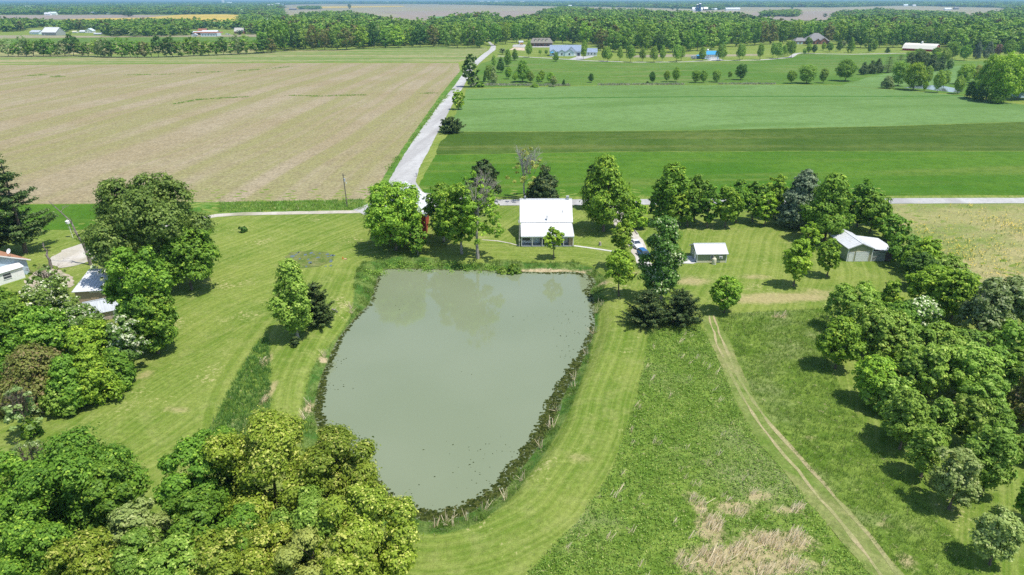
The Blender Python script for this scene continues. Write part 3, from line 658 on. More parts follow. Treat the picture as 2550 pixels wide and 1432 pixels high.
# water
def water_mat(name, c1, c2, rough=.06, bumpd=.02):
    g = N(name); p = g.pos()
    col = g.mix(g.rng(g.noise(p, .04, 3), .35, .65), c1, c2)
    nb = g.math('ADD', g.noise(g.mapping(p, (1, .6, 1)), 1.3, 3, .6), g.math('MULTIPLY', g.noise(p, 7, 2), .25))
    g.bsdf(col, rough, .5, g.bump(nb, g.rng(g.noise(p, .05, 3), .4, .62, .03, .16), bumpd), IOR=1.5); return g.m
wat = water_mat('muddy_water', (.180,.213,.124), (.196,.228,.138))
cxp = sum(p[0] for p in POND)/len(POND); cyp = sum(p[1] for p in POND)/len(POND)
sheet('pond_water', [(x+(x-cxp)/max(1, math.hypot(x-cxp, y-cyp))*.9, y+(y-cyp)/max(1, math.hypot(x-cxp, y-cyp))*.9) for x, y in POND], WZ, wat)
wat2 = water_mat('clear_water', (.10,.13,.12), (.12,.15,.14), .1)
sheet('far_pond_water', PP([(2250,219),(2300,221),(2345,227),(2390,232),(2400,224),(2350,214),(2290,211)]), .05, wat2, sub=4, jit=.4)
rgp = random.Random(8)
pud = []
for i in range(26):
    a, b = P(rgp.uniform(716, 830), rgp.uniform(628, 668)); pud.append((a, b, rgp.uniform(.15, .5)))
mm = M()
for a, b, r in pud:
    n = 9; ring = [(a+math.cos(6.283*i/n)*r*rgp.uniform(.35, 1)*1.3, b+math.sin(6.283*i/n)*r*rgp.uniform(.5, 1.3)*1.4, .05) for i in range(n)]
    mm.add(ring, [tuple(range(n))])
mm.build('puddle_water', wat2, kind='structure')
sheet('wet_patch', PP([(712,640),(722,628),(770,624),(820,628),(835,640),(822,655),(790,664),(740,670),(716,660)]), .03, mat_field('wet_grass', (.10,.15,.03), (.17,.19,.06), (.27,.24,.13), big=.5, fine=2.5, contrast=.3), sub=.8, jit=.35)
# ------------------------------------------------------------------ building materials
white_metal = mat_plain('white_metal_roof', (.62,.63,.64), .42, .4, .07, 1.2, stretch=(6,.4,1), c2=(.47,.48,.48))
white_metal_worn = mat_plain('weathered_white_metal', (.60,.61,.62), .5, .35, .08, 1.5, c2=(.46,.45,.43), stretch=(4,.5,1))
grey_metal = mat_plain('grey_metal_roof', (.42,.45,.48), .45, .4, .1, 1.5, stretch=(5,.5,1))
sage = mat_plain('sage_siding', (.27,.31,.19), .7, .2, .06)
cream = mat_plain('cream_paint', (.62,.58,.42), .7, .2, .06)
creamdoor = mat_plain('cream_siding', (.37,.36,.22), .7, .2, .06)
white = mat_plain('white_paint', (.76,.76,.74), .55, .3, .05)
whiteblue = mat_plain('cool_white_siding', (.60,.70,.74), .6, .3, .05)
blueroof = mat_plain('bright_blue_roof', (.055,.30,.55), .4, .4, .06)
bluegrey = mat_plain('blue_grey_shingle', (.25,.31,.40), .85, .1, .25, 2.5)
greyshingle = mat_plain('grey_shingle', (.24,.235,.235), .85, .1, .2, 2.5)
brownshingle = mat_plain('grey_brown_shingle', (.215,.20,.17), .85, .1, .12, 2.5)
redshingle = mat_plain('rusty_shingle', (.38,.20,.12), .85, .1, .2, 3)
rust = mat_plain('rust', (.30,.14,.09), .8, .1, .25, 3)
redbarn = mat_plain('red_barn_paint', (.36,.045,.03), .7, .2, .15, 2, stretch=(6,6,.6))
brick = mat_plain('red_brick', (.33,.16,.11), .85, .1, .2, 8)
stone = mat_plain('brown_stone', (.19,.15,.12), .85, .1, .3, 4)
wood_grey = mat_plain('weathered_boards', (.17,.13,.12), .9, .1, .3, 2, stretch=(8,8,.5))
wood_lt = mat_plain('pale_boards', (.33,.36,.33), .8, .1, .15, 2, stretch=(5,5,.5))
tan_wall = mat_plain('tan_siding', (.40,.30,.21), .8, .1, .08)
blue_wall = mat_plain('pale_blue_siding', (.42,.52,.60), .7, .2, .06)
shade_dark = mat_plain('painted_bay_shade', (.03,.035,.04), .8, .1, .1)  # near-black wall colour, stands in for the shade inside open bays
glass = mat_plain('window_glass', (.045,.06,.075), .08, .6, .1)
porch_blue = mat_plain('porch_floor_grey', (.30,.32,.33), .8, .2, .1)
black = mat_plain('black_rubber', (.02,.02,.02), .7, .2, .1)
chrome = mat_plain('bare_metal', (.55,.56,.58), .35, .5, .05, metal=.6)
steelblue = mat_plain('dark_blue_silo', (.015,.05,.13), .4, .4, .1)
yellow = mat_plain('yellow_paint', (.75,.42,.03), .5, .3, .05)
orange = mat_plain('orange_paint', (.75,.13,.03), .6, .3, .05)
polewood = mat_plain('pole_wood', (.17,.15,.13), .9, .1, .2, 2, stretch=(5,5,.5))

def roof_mesh(m, hx, hy, eave, ridge, axis, oh, th=.14, rib=0.0):
    """two slopes; axis = direction of the ridge. hx, hy half sizes of the walls"""
    if axis == 'x':
        sl = (ridge-eave)/hy; e = hy+oh; ze = eave-sl*oh; L = hx+oh
        m.slab((-L,-e,ze+th),(L,-e,ze+th),(L,0,ridge+th),(-L,0,ridge+th), th)
        m.slab((L,e,ze+th),(-L,e,ze+th),(-L,0,ridge+th),(L,0,ridge+th), th)
        m.box(-L-.01, L+.01, -.13, .13, ridge+th-.05, ridge+th+.045)
        if rib:
            n = int(2*L/rib)
            for i in range(n+1):
                x = -L + .04 + (2*L-.08)*i/n
                for s in (-1, 1): m.slab((x-.025,s*e,ze+th+.035),(x+.025,s*e,ze+th+.035),(x+.025,s*.06,ridge+th+.035),(x-.025,s*.06,ridge+th+.035), .05)
    else:
        sl = (ridge-eave)/hx; e = hx+oh; ze = eave-sl*oh; L = hy+oh
        m.slab((-e,L,ze+th),(-e,-L,ze+th),(0,-L,ridge+th),(0,L,ridge+th), th)
        m.slab((e,-L,ze+th),(e,L,ze+th),(0,L,ridge+th),(0,-L,ridge+th), th)
        m.box(-.13, .13, -L-.01, L+.01, ridge+th-.05, ridge+th+.045)
        if rib:
            n = int(2*L/rib)
            for i in range(n+1):
                y = -L + .04 + (2*L-.08)*i/n
                for s in (-1, 1): m.slab((s*e,y-.025,ze+th+.035),(s*e,y+.025,ze+th+.035),(s*.06,y+.025,ridge+th+.035),(s*.06,y-.025,ridge+th+.035), .05)
    return m
def walls_mesh(m, hx, hy, eave, ridge, axis, z0=-.1):
    if axis == 'x': m.prism([(-hy,z0),(hy,z0),(hy,eave),(0,ridge),(-hy,eave)], -hx, hx, 'x')
    else: m.prism([(-hx,z0),(hx,z0),(hx,eave),(0,ridge),(-hx,eave)], -hy, hy, 'y')
    return m
def on_face(face, hx, hy, u0, u1, z0, z1, d0, d1, m):
    """box on a wall: u along the wall, d outwards"""
    if face == 'F': m.box(u0, u1, -hy-d1, -hy-d0, z0, z1)
    elif face == 'B': m.box(u0, u1, hy+d0, hy+d1, z0, z1)
    elif face == 'L': m.box(-hx-d1, -hx-d0, u0, u1, z0, z1)
    else: m.box(hx+d0, hx+d1, u0, u1, z0, z1)
def window(root, face, hx, hy, u, z, w, h, frame=None, pane=None, name='window'):
    t = .07; m = M()
    on_face(face, hx, hy, u-w/2-t, u+w/2+t, z+h, z+h+t, -.02, .07, m); on_face(face, hx, hy, u-w/2-t, u+w/2+t, z-t, z, -.02, .09, m)
    on_face(face, hx, hy, u-w/2-t, u-w/2, z, z+h, -.02, .06, m); on_face(face, hx, hy, u+w/2, u+w/2+t, z, z+h, -.02, .06, m)
    on_face(face, hx, hy, u-w/2, u+w/2, z+h*.48, z+h*.54, -.02, .045, m)
    f = m.build(name, frame or white, root); m = M(); on_face(face, hx, hy, u-w/2, u+w/2, z, z+h, -.02, .02, m); m.build('pane', pane or glass, f); return f
def door(root, face, hx, hy, u, w, h, mat=None, name='door', trim=None, panels=0, z0=0.0):
    m = M(); on_face(face, hx, hy, u-w/2, u+w/2, z0+.02, z0+h, -.02, .03, m)
    for i in range(panels):
        z = z0+h*(i+.5)/panels; on_face(face, hx, hy, u-w/2+.05, u+w/2-.05, z-h/panels*.42, z+h/panels*.42, .025, .045, m)
    d = m.build(name, mat or white, root); t = .1; m = M()
    on_face(face, hx, hy, u-w/2-t, u-w/2-.002, z0, z0+h+t, -.02, .06, m); on_face(face, hx, hy, u+w/2+.002, u+w/2+t, z0, z0+h+t, -.02, .06, m); on_face(face, hx, hy, u-w/2, u+w/2, z0+h+.002, z0+h+t, -.02, .06, m)
    m.build('door_frame', trim or white, d); return d
def bldg(name, label, cat, x, y, w, d, eave, ridge, axis, wallm, roofm, rz=0.0, oh=.3, rib=0.0, wins=(), doors=(), chim=(), group=None, frame=None):
    rt = empty(name, (x, y, 0), rz, label=label, cat=cat, group=group); hx, hy = w/2, d/2
    walls_mesh(M(), hx, hy, eave, ridge, axis).build('wall', wallm, rt)
    rf = roof_mesh(M(), hx, hy, eave, ridge, axis, oh, rib=rib).build('roof', roofm, rt)
    for f, u, z, ww, hh in wins: window(rt, f, hx, hy, u, z, ww, hh, frame)
    for dd in doors: door(rt, dd[0], hx, hy, dd[1], dd[2], dd[3], dd[4] if len(dd) > 4 else None, dd[5] if len(dd) > 5 else 'door', None, dd[6] if len(dd) > 6 else 0)
    for cx_, cy_, top, s in chim: M().box(cx_-s/2, cx_+s/2, cy_-s/2, cy_+s/2, ridge-1.0, top).box(cx_-s/2-.05, cx_+s/2+.05, cy_-s/2-.05, cy_+s/2+.05, top, top+.1).build('chimney', brick, rf)
    return rt
def span(xl, xr, py):
    """centre x, front y and width of a front wall whose foot runs from pixel xl to xr at row py"""
    a = P(xl, py); b = P(xr, py); return (a[0]+b[0])/2, (a[1]+b[1])/2, b[0]-a[0]

# ------------------------------------------------------------------ farmhouse by the pond
fx, fy, fw = span(1298, 1428, 614)
fh = empty('farmhouse', (fx, fy, 0), label='white farmhouse with long white metal roof and open front porch facing the pond', cat='house')
hx = fw/2; Y1 = 5.6; ZR = ZY(1360, 495, fy+10.3)
M().prism([(2.1,-.1),(14.4,-.1),(14.4,3.6),(10.3,ZR-.12),(6.0,3.55),(2.1,2.75)], -hx+.15, hx-.15, 'x').build('wall', white, fh)
m = M(); e = .25; th = .12; za = 3.72; zb = ZR; yf, yr, yb = 5.75, 10.3, 14.9
m.slab((-hx-e,yf,za),(hx+e,yf,za),(hx+e,yr,zb),(-hx-e,yr,zb), th); m.slab((hx+e,yb,3.6),(-hx-e,yb,3.6),(-hx-e,yr,zb),(hx+e,yr,zb), th)
m.box(-hx-e-.01, hx+e+.01, yr-.14, yr+.14, zb-.06, zb+.05)
for i in range(21):
    x = -hx-e+.05+(2*hx+2*e-.1)*i/20; m.slab((x-.025,yf,za+.04),(x+.025,yf,za+.04),(x+.025,yr,zb+.04),(x-.025,yr,zb+.04), .05)
rf = m.build('roof', white_metal, fh)
m = M(); z1, z2 = 2.42, 3.50; m.slab((-hx-.1,-.3,z1),(hx+.1,-.3,z1),(hx+.1,yf+.3,z2),(-hx-.1,yf+.3,z2), .1)
for i in range(20):
    x = -hx-.05+(2*hx+.1)*i/19; m.slab((x-.025,-.3,z1+.04),(x+.025,-.3,z1+.04),(x+.025,yf,z2+.02),(x-.025,yf,z2+.02), .05)
m.build('porch_roof', white_metal, fh)
M().box(-hx, hx, -.05, 2.1, -.15, .16).build('porch_floor', porch_blue, fh)
M().box(-hx-.02, hx+.02, -.16, -.04, 2.12, 2.30).build('porch_beam', white, fh)
for u in (-hx+.08, -hx*.58, -hx*.2, hx*.24, hx*.62, hx-.08): M().box(u-.06, u+.06, -.12, 0, .16, 2.12).build('porch_post', white, fh)
M().box(hx-1.0, hx-.15, .15, 2.098, .16, 2.1).build('porch_side_wall', tan_wall, fh, label='stone coloured end of the porch')
def porch_open(u0, u1, z0, z1, nm, mt): return M().box(u0, u1, 2.06, 2.11, z0, z1).build(nm, mt, fh)
for u, w_ in ((-4.6, 1.7), (.6, 1.6), (2.6, 1.5)):
    f = porch_open(u-w_/2-.08, u+w_/2+.08, .62, 2.02, 'window', white); M().box(u-w_/2, u+w_/2, 2.02, 2.07, .7, 1.94).build('pane', glass, f)
dd = porch_open(-2.75, -1.75, .16, 2.0, 'door', whiteblue); M().box(-2.65, -2.58, 2.0, 2.07, 1.0, 1.1).build('handle', chrome, dd)
m = M()
for k in range(5): m.box(-1.5, -.5, 1.3, 1.9, .45+.3*k, .5+.3*k)
m.box(-1.54, -1.48, 1.3, 1.9, .16, 1.8).box(-.52, -.46, 1.3, 1.9, .16, 1.8); m.build('porch_shelf', wood_lt, fh)
for u, s, zt in ((hx-.75, .55, ZR+.55), (-hx+1.0, .28, ZR+.55)):
    M().box(u-s/2, u+s/2, yr-s/2, yr+s/2, ZR-.6, zt).box(u-s/2-.05, u+s/2+.05, yr-s/2-.05, yr+s/2+.05, zt, zt+.1).build('chimney', mat_plain('painted_brick', (.45,.47,.48), .8, .1, .15, 8), rf)
M().lathe([(.11,0),(.11,1.25),(.2,1.27),(.2,1.42),(.03,1.5)], 0, 0, 12).build('stove_pipe', chrome, rf).location = (.15, yf+.4, 3.75)
M().lathe([(.06,0),(.06,.5),(.1,.52),(.1,.6)], 0, 0, 10).build('vent_pipe', chrome, rf).location = (hx-2.0, yf+1.9, 5.4)
window(fh, 'L', hx-.15, 0, 7.5, 1.0, 1.0, 1.3); window(fh, 'L', hx-.15, 0, 11.5, 1.0, 1.0, 1.3); window(fh, 'R', hx-.15, 0, 8.0, 1.0, 1.0, 1.3); window(fh, 'R', hx-.15, 0, 11.8, 1.0, 1.0, 1.3); window(fh, 'L', hx-.15, 0, 10.2, 4.6, .8, 1.0); window(fh, 'R', hx-.15, 0, 10.2, 4.6, .8, 1.0)

# red barn behind the maple
bx, by, bw = span(943, 1060, 601)
rb = empty('red_barn', (bx, by+1, 0), R(4), label='red barn with white metal roof hidden behind the round maple left of the farmhouse', cat='barn')
walls_mesh(M(), bw/2, 8, 5.6, 9.3, 'y').build('wall', redbarn, rb).location = (0, 8, 0)
r2 = roof_mesh(M(), bw/2, 8, 5.6, 9.3, 'y', .45, rib=.7).build('roof', white_metal, rb); r2.location = (0, 8, 0)
dd = M().box(-1.7, 1.7, -.09, -.01, 0, 2.9).build('barn_door', redbarn, rb); m = M()
for s in (-1, 1): m.box(s*1.7-.08, s*1.7+.08, -.13, -.02, 0, 3.0)
m.box(-1.78, 1.78, -.13, -.02, 2.9, 3.05).build('door_frame', white, dd)
for u in (-3.6, 3.6):
    f = M().box(u-.55, u+.55, -.07, -.01, 1.3, 2.3).build('window', white, rb); M().box(u-.45, u+.45, -.09, -.06, 1.4, 2.2).build('pane', glass, f)

# shed with tank and air conditioner
sx_, sy_, sw = span(1734, 1807, 654)
shed = bldg('garden_shed', 'small sage green shed with pale metal roof standing alone on the lawn', 'shed', sx_, sy_+2.6, sw, 5.2, 1.95, 3.15, 'x', sage, white_metal_worn, R(1.0), .32, .6,
            wins=[('F', .05, .85, .45, .8), ('L', .9, .9, .7, .8)], doors=[('L', -1.2, .9, 1.85, white)])
M().box(-sw/2-.03, sw/2+.03, -2.63, -2.6, -.1, .38).build('skirting', cream, shed)
for s in (-1, 1): M().box(s*sw/2-.07, s*sw/2+.07, -2.66, -2.56, -.1, 1.95).build('corner_trim', white, shed)
ac = empty('air_conditioner', (0, 0, 0)); ac.parent = shed
ac.name = 'air_conditioner'
bpy.data.objects.remove(ac)
f = M().box(1.45, 2.1, -2.95, -2.55, .95, 1.42).build('air_conditioner', white, shed); m = M()
for k in range(6): m.box(1.52, 1.93, -2.965, -2.952, 1.0+.06*k, 1.03+.06*k)
m.build('grille', glass, f)
tx, ty = P(1777, 657)
tk = empty('storage_tank', (tx, ty-.15, 0), label='cream upright cylindrical tank standing against the sage green shed', cat='tank')
M().lathe([(.42,0),(.44,.05),(.44,1.1),(.40,1.22),(.28,1.32),(.12,1.36)], 0, 0, 20).build('tank_body', cream, tk, smooth=True)
M().lathe([(.17,1.34),(.17,1.5),(.13,1.53)], 0, 0, 12).build('valve_hood', cream, tk)
M().lathe([(.46,-.02),(.46,.06),(.42,.08)], 0, 0, 16).build('base_ring', concrete, tk)

# garage with lean-to
gx, gy, gw = span(2108, 2168, 651)
gr = bldg('garage', 'cream and green metal garage with white roll door, pale roof and a weathered lean-to', 'garage', gx, gy+4.8, gw, 9.6, 2.85, 3.85, 'y', sage, white_metal_worn, 0, .3, .9)
M().box(-gw/2+.02, gw/2-.02, -4.83, -4.8, 0, 2.3).prism([(-gw/2+.02,2.3),(gw/2-.02,2.3),(0,3.15)], -4.83, -4.8, 'y').build('front_panel', creamdoor, gr)
hy = 4.83; door(gr, 'F', gw/2, hy, .45, 2.5, 2.05, white, 'roll_door', white, 4); door(gr, 'F', gw/2, hy, -1.75, .85, 1.95, white, 'door', white)
for s in (-1, 1): M().box(s*gw/2-.09, s*gw/2+.09, -4.87, -4.75, 0, 2.75).build('corner_trim', white, gr)
lt = M(); W0 = gw/2; lt.box(W0+.0, W0+5.0, -4.2, 3.6, -.05, .02); lt = M()
for k in range(26): lt.box(W0+2.9+(k*.08), W0+2.9+(k*.08)+.07, -4.72+(.02 if k % 2 else 0), -4.66, 0, 1.95)
lt.box(W0+4.9, W0+5.0, -4.6, 3.6, 0, 1.8).box(W0+.05, W0+5.0, 3.5, 3.6, 0, 1.8); lt.build('lean_to_wall', wood_grey, gr)
m = M().slab((W0+.1,-5.0,2.75),(W0+5.5,-5.0,2.05),(W0+5.5,3.9,2.05),(W0+.1,3.9,2.75), .08)
for k in range(12): y = -4.95+k*.8; m.slab((W0+.1,y,2.785),(W0+5.5,y,2.085),(W0+5.5,y+.06,2.085),(W0+.1,y+.06,2.785), .05)
m.build('lean_to_roof', white_metal_worn, gr)
dd = M().box(W0+.12, W0+2.85, -4.74, -4.67, 0, 1.85).build('sliding_door', wood_lt, gr)
m = M(); m.slab((W0+.3,-4.77,.55),(W0+.3,-4.77,.45),(W0+1.7,-4.77,1.3),(W0+1.7,-4.77,1.42), .03); m.build('brace', wood_grey, dd)
M().box(W0+.1, W0+5.2, -4.9, -4.8, 2.0, 2.28).build('fascia', wood_lt, gr)

# neighbours on the left
nx0, ny0 = P(42, 700)
nb = bldg('neighbour_house', 'pale blue house with rusty brown shingle roof at the left edge', 'house', nx0-8.5, ny0+3.2, 14, 9.5, 3.0, 5.2, 'x', blue_wall, redshingle, R(-28), .5, 0,
          wins=[('F', 2.5, 1.0, 1.6, 1.2), ('F', -3, 1.0, 1.4, 1.2)], doors=[('F', 5, .9, 2.0)])
f = M().box(7.0, 8.6, -3.2, 3.0, 0, 2.3).build('bay_wall', white, nb); M().slab((6.98,-3.4,2.95),(8.9,-3.4,2.35),(8.9,3.2,2.35),(6.98,3.2,2.95), .1).build('bay_roof', white_metal, nb)
window(nb, 'R', 8.6, 0, 0, .9, 1.4, 1.0)
m = M(); 
for s in (-1, 1): m.slab((7.52,s*5.32,2.86),(7.62,s*5.32,2.86),(7.62,0,5.42),(7.52,0,5.42), .22)
m.build('gable_trim', white, nb)
dsh = empty('satellite_dish', (0,0,0)); bpy.data.objects.remove(dsh)
dm = M().lathe([(.02,0),(.22,.03),(.4,.1),(.5,.17),(.52,.2),(.5,.21),(.38,.13),(.2,.06),(.02,.04)], 0, 0, 20).build('satellite_dish', white, nb, smooth=True); dm.location = (6.4, 2.6, 5.2); dm.rotation_euler = (R(58), R(15), 0)
M().tube((6.4,2.6,4.2),(6.4,2.6,5.25),.03).build('dish_post', chrome, nb)
ax, ay = P(16, 629)
an = empty('antenna_mast', (ax, ay, 0), label='thin pale T shaped antenna mast behind the brown roofed house', cat='antenna')
M().tube((0,0,0),(0,0,4.2),.05).build('mast', chrome, an); M().tube((-.55,0,4.2),(.55,0,4.2),.04).build('crossbar', chrome, an)
wx, wy, ww = span(186, 288, 752)
ws = empty('storage_shed', (wx+.8, wy, 0), R(9), label='tan shed with bright white sloping roof among blossoming trees on the left', cat='shed')
M().prism([(0,-.1),(7.6,-.1),(7.6,3.3),(0,2.3)], -ww/2, ww/2, 'x').build('wall', tan_wall, ws)
m = M().slab((-ww/2-.3,-.4,2.36),(ww/2+.3,-.4,2.36),(ww/2+.3,8.0,3.5),(-ww/2-.3,8.0,3.5), .1)
for i in range(14): x = -ww/2-.2+(ww+.4)*i/13; m.slab((x-.02,-.4,2.4),(x+.02,-.4,2.4),(x+.02,8.0,3.54),(x-.02,8.0,3.54), .05)
m.build('roof', white_metal, ws); d_ = M().box(-1.2, 1.2, -.06, -.005, 0, 1.95).build('door', tan_wall, ws); M().box(-1.3, 1.3, -.09, -.01, 1.95, 2.05).build('door_frame', white, d_)
lx, ly = P(262, 792)
bldg('small_shed', 'low shed with ribbed grey metal roof below the white roofed shed', 'shed', lx, ly+1.2, 6.0, 4.2, 1.7, 3.0, 'x', mat_plain('bleached_boards', (.42,.34,.30), .9, .1, .2), grey_metal, R(33), .35, .5, doors=[('F', 1.2, .9, 1.5)])

# poles, posts and small things
def pole(name, label, px, by_, ty_, r=.13, cat='pole', arms=(), mat=polewood, lean=0, **k):
    x, y = P(px, by_); H = ZY(px, ty_, y); rt = empty(name, (x, y, 0), label=label, cat=cat, **k)
    M().tube((0,0,-.3),(lean,0,H),r,r*.7,10).build('post', mat, rt); return rt, H
up, H = pole('utility_pole', 'wooden utility pole with grey transformer at the edge of the ploughed field', 865, 515, 432, .15, 'utility pole', lean=-.3)
M().tube((.02,-.3,H-2.0),(.02,-.3,H-1.2),.22,n=12).build('transformer', grey_metal, up); M().box(-.6, .45, -.06, .06, H-.5, H-.38).build('crossarm', polewood, up); M().tube((.35,-.15,H-2.6),(.35,-.15,H-2.3),.1).build('meter_box', whiteblue, up)
up, H = pole('utility_pole', 'pale service pole with a meter at the left corner of the farmhouse', 1293, 614, 541, .11, 'utility pole', mat=mat_plain('silver_pole', (.42,.41,.38), .8, .1, .2, 3))
M().box(-.1, .2, -.28, -.1, 1.3, 1.75).build('meter_box', chrome, up); M().tube((-.15,0,H-1.2),(-.15,0,H-.7),.1).build('insulator', white, up)
up, H = pole('birdhouse_pole', 'white round birdhouse on a tall pale pole left of the elm', 182, 592, 556, .06, 'birdhouse', mat=white, lean=-.3)
M().lathe([(.02,-.1),(.42,-.05),(.45,.25),(.4,.5),(.5,.52),(.05,.8)], 0, 0, 12).build('birdhouse', white, up).location = (-.3, 0, H)
up, H = pole('utility_pole', 'far grey pole beside the road through the left fields', 296.5, 90, 77, .3, 'utility pole')
up, H = pole('marker_post', 'small orange marker post beside the wet patch', 854, 645.5, 640, .11, 'post', mat=orange)
M().box(.3, .75, -.2, .25, 0, .12).build('base_stone', mat_plain('pinkish_stone', (.5,.3,.2), .9), up)
sx2, sy2 = P(1494, 611); st = empty('tree_stump', (sx2, sy2, 0), label='short cut tree stump on the lawn right of the farmhouse', cat='stump')
M().lathe([(.36,-.05),(.30,.15),(.27,.75),(.25,.8)], 0, 0, 14).build('stump', BARK_PALE, st); M().lathe([(.24,.8),(.22,.83),(.02,.84)], 0, 0, 14).build('cut_top', mat_plain('cut_wood', (.42,.33,.2), .8), st)
a = P(827, 771); b = P(840, 778); m = M().path([(a[0],a[1],.12),((a[0]+b[0])/2,(a[1]+b[1])/2+.1,.16),(b[0],b[1],.12)],[.10,.16,.13],9); m.tube(((a[0]+b[0])/2,(a[1]+b[1])/2,.15),((a[0]+b[0])/2+.2,(a[1]+b[1])/2+.35,.5),.05,.03)
m.build('fallen_log', BARK_PALE, label='pale fallen log lying on the grass beside the juniper left of the pond', cat='log')
a = P(1577, 570); b = P(1587, 584); M().path([(a[0],a[1],.14),(b[0],b[1],.14)],[.14,.14],8).build('timber', mat_plain('grey_timber', (.3,.28,.25), .9, .1, .2), label='grey timber beam lying beside the driveway behind the cars', cat='beam')
mx_, my_ = P(1037, 441); mb = empty('mailbox', (mx_, my_, 0), label='small grey mailbox at the roadside by the junction', cat='mailbox')
M().box(-.06, .06, -.06, .06, -.1, 1.0).build('post', polewood, mb); M().prism([(-.16,1.0),(.16,1.0),(.16,1.2),(.08,1.3),(-.08,1.3),(-.16,1.2)], -.3, .3, 'x').build('box', chrome, mb)

# ------------------------------------------------------------------ cars
def car(name, label, x, y, rz, body, L=4.6, Wd=1.82, Hh=1.5, suv=False):
    rt = empty(name, (x, y, 0), rz, label=label, cat='car'); h = L/2; w = Wd/2
    # lower body lofted along its length: (y, half width, z bottom, z top); the front of the car is at -y
    secs = [(-h,w*.74,.42,.62),(-h+.12,w*.9,.28,.74),(-h+.7,w*.98,.22,.86),(-h*.42,w,.2,.96),(0,w,.2,.98),(h*.5,w,.2,1.0),(h-.45,w*.98,.22,1.0 if suv else .96),(h-.1,w*.9,.3,.9),(h,w*.78,.45,.78)]
    m = M(); vs = []
    for yy, ww, z0, z1 in secs:
        zz = z0+(z1-z0)*.55; vs += [(-ww*.86,yy,z0),(-ww,yy,zz),(-ww*.9,yy,z1),(0,yy,z1+.04),(ww*.9,yy,z1),(ww,yy,zz),(ww*.86,yy,z0)]
    fs = [(i*7+j, i*7+j+1, (i+1)*7+j+1, (i+1)*7+j) for i in range(len(secs)-1) for j in range(6)]
    fs += [(i*7+6, i*7, (i+1)*7, (i+1)*7+6) for i in range(len(secs)-1)] + [tuple(range(7)), tuple(range((len(secs)-1)*7+6, (len(secs)-1)*7-1, -1))]
    m.add(vs, fs); b = m.build('body', body, rt, smooth=True, bevel=.03)
    rear = h-.25 if suv else h*.62
    cb = [(-h*.42,.94,.84),(-h*.12,1.0,.66),(rear-.45,1.0,.66),(rear,.98,.82)]
    g = M(); g.add([(-w*.82,-h*.45,.95),(w*.82,-h*.45,.95),(w*.82,rear,1.0),(-w*.82,rear,1.0),(-w*.66,-h*.08,Hh-.07),(w*.66,-h*.08,Hh-.07),(w*.66,rear-(.35 if suv else .75),Hh-.07),(-w*.66,rear-(.35 if suv else .75),Hh-.07)],
                  [(0,3,2,1),(4,5,6,7),(0,1,5,4),(1,2,6,5),(2,3,7,6),(3,0,4,7)]); g.build('windows', glass, rt, bevel=.02)
    r = M(); y0, y1 = -h*.10, rear-(.3 if suv else .72); r.add([(-w*.68,y0,Hh-.1),(w*.68,y0,Hh-.1),(w*.68,y1,Hh-.1),(-w*.68,y1,Hh-.1),(-w*.6,y0+.15,Hh),(w*.6,y0+.15,Hh),(w*.6,y1-.15,Hh),(-w*.6,y1-.15,Hh)],
                  [(0,3,2,1),(4,5,6,7),(0,1,5,4),(1,2,6,5),(2,3,7,6),(3,0,4,7)])
    for s in (-1, 1):
        r.tube((s*w*.83,-h*.46,.94),(s*w*.67,y0,Hh-.07),.035,n=6).tube((s*w*.83,rear,.98),(s*w*.67,y1,Hh-.07),.05,n=6).tube((s*w*.83,.15,.96),(s*w*.67,.12,Hh-.07),.04,n=6)
    r.build('roof', body, rt, smooth=False, bevel=.03)
    for s in (-1, 1):
        for yy in (-h*.62, h*.62):
            wh = M().tube((s*(w-.2),yy,.33),(s*(w+.01),yy,.33),.33,n=18).build('wheel', black, rt); M().tube((s*(w-.02),yy,.33),(s*(w+.025),yy,.33),.2,n=12).build('rim', chrome, wh)
        M().box(s*w*.62-.16, s*w*.62+.16, -h+.02, -h+.14, .6, .72).build('headlight', white, rt, bevel=.02)
        M().box(s*w*.62-.14, s*w*.62+.14, h-.12, h+.005, .68, .8).build('tail_light', mat_red, rt)
        M().box(s*(w+.02)-.09, s*(w+.02)+.09, -h*.36, -h*.3, .92, 1.05).build('mirror', body, rt)
    gm_ = M().box(-w*.45, w*.45, -h-.015, -h+.06, .42, .56).build('grille', black, rt); M().box(-w*.7, w*.7, -h-.03, -h+.1, .26, .38).build('bumper', body, rt, bevel=.02)
    return rt
mat_red = mat_plain('red_lens', (.4,.02,.02), .3, .5)
carwhite = mat_plain('white_car_paint', (.75,.76,.77), .25, .5, .02); carblue = mat_plain('blue_car_paint', (.012,.11,.30), .2, .5, .04)
x, y = P(1583, 614); car('parked_car', 'white car parked on the driveway behind the blue car', x, y, R(14), carwhite, 4.6)
x, y = P(1604, 640); car('parked_car', 'blue station wagon parked on the driveway beside the big cottonwood', x, y, R(14), carblue, 4.7, Hh=1.55, suv=True)

# ------------------------------------------------------------------ far buildings
def fb(name, label, cat, xl, xr, py, topy, wall_frac, wallm, roofm, depth_=9, axis='x', rz=0.0, group=None, wins=0, doors=0, **k):
    """building whose foot runs xl..xr at row py and whose ridge is seen at row topy"""
    x, y, w = span(xl, xr, py); ys = y+depth_/2; Hr = ZY((xl+xr)/2, topy, ys if axis == 'x' else y)
    Hr = max(2.6, Hr); ev = Hr*wall_frac; wl = []; n = wins
    for i in range(n): u = -w/2+w*(i+.7)/(n+.4); wl.append(('F', u, ev*.38, min(1.3, w/n*.35), ev*.36))
    dl = [('F', w*.3*(1 if j else -1), 1.1 if doors < 3 else 2.8, min(2.1, ev*.8)) for j in range(doors if doors < 3 else 1)]
    return bldg(name, label, cat, x, ys, w, depth_, ev, Hr, axis, wallm, roofm, rz, k.pop('oh', .5), 0, wl, dl, group=group, **k)

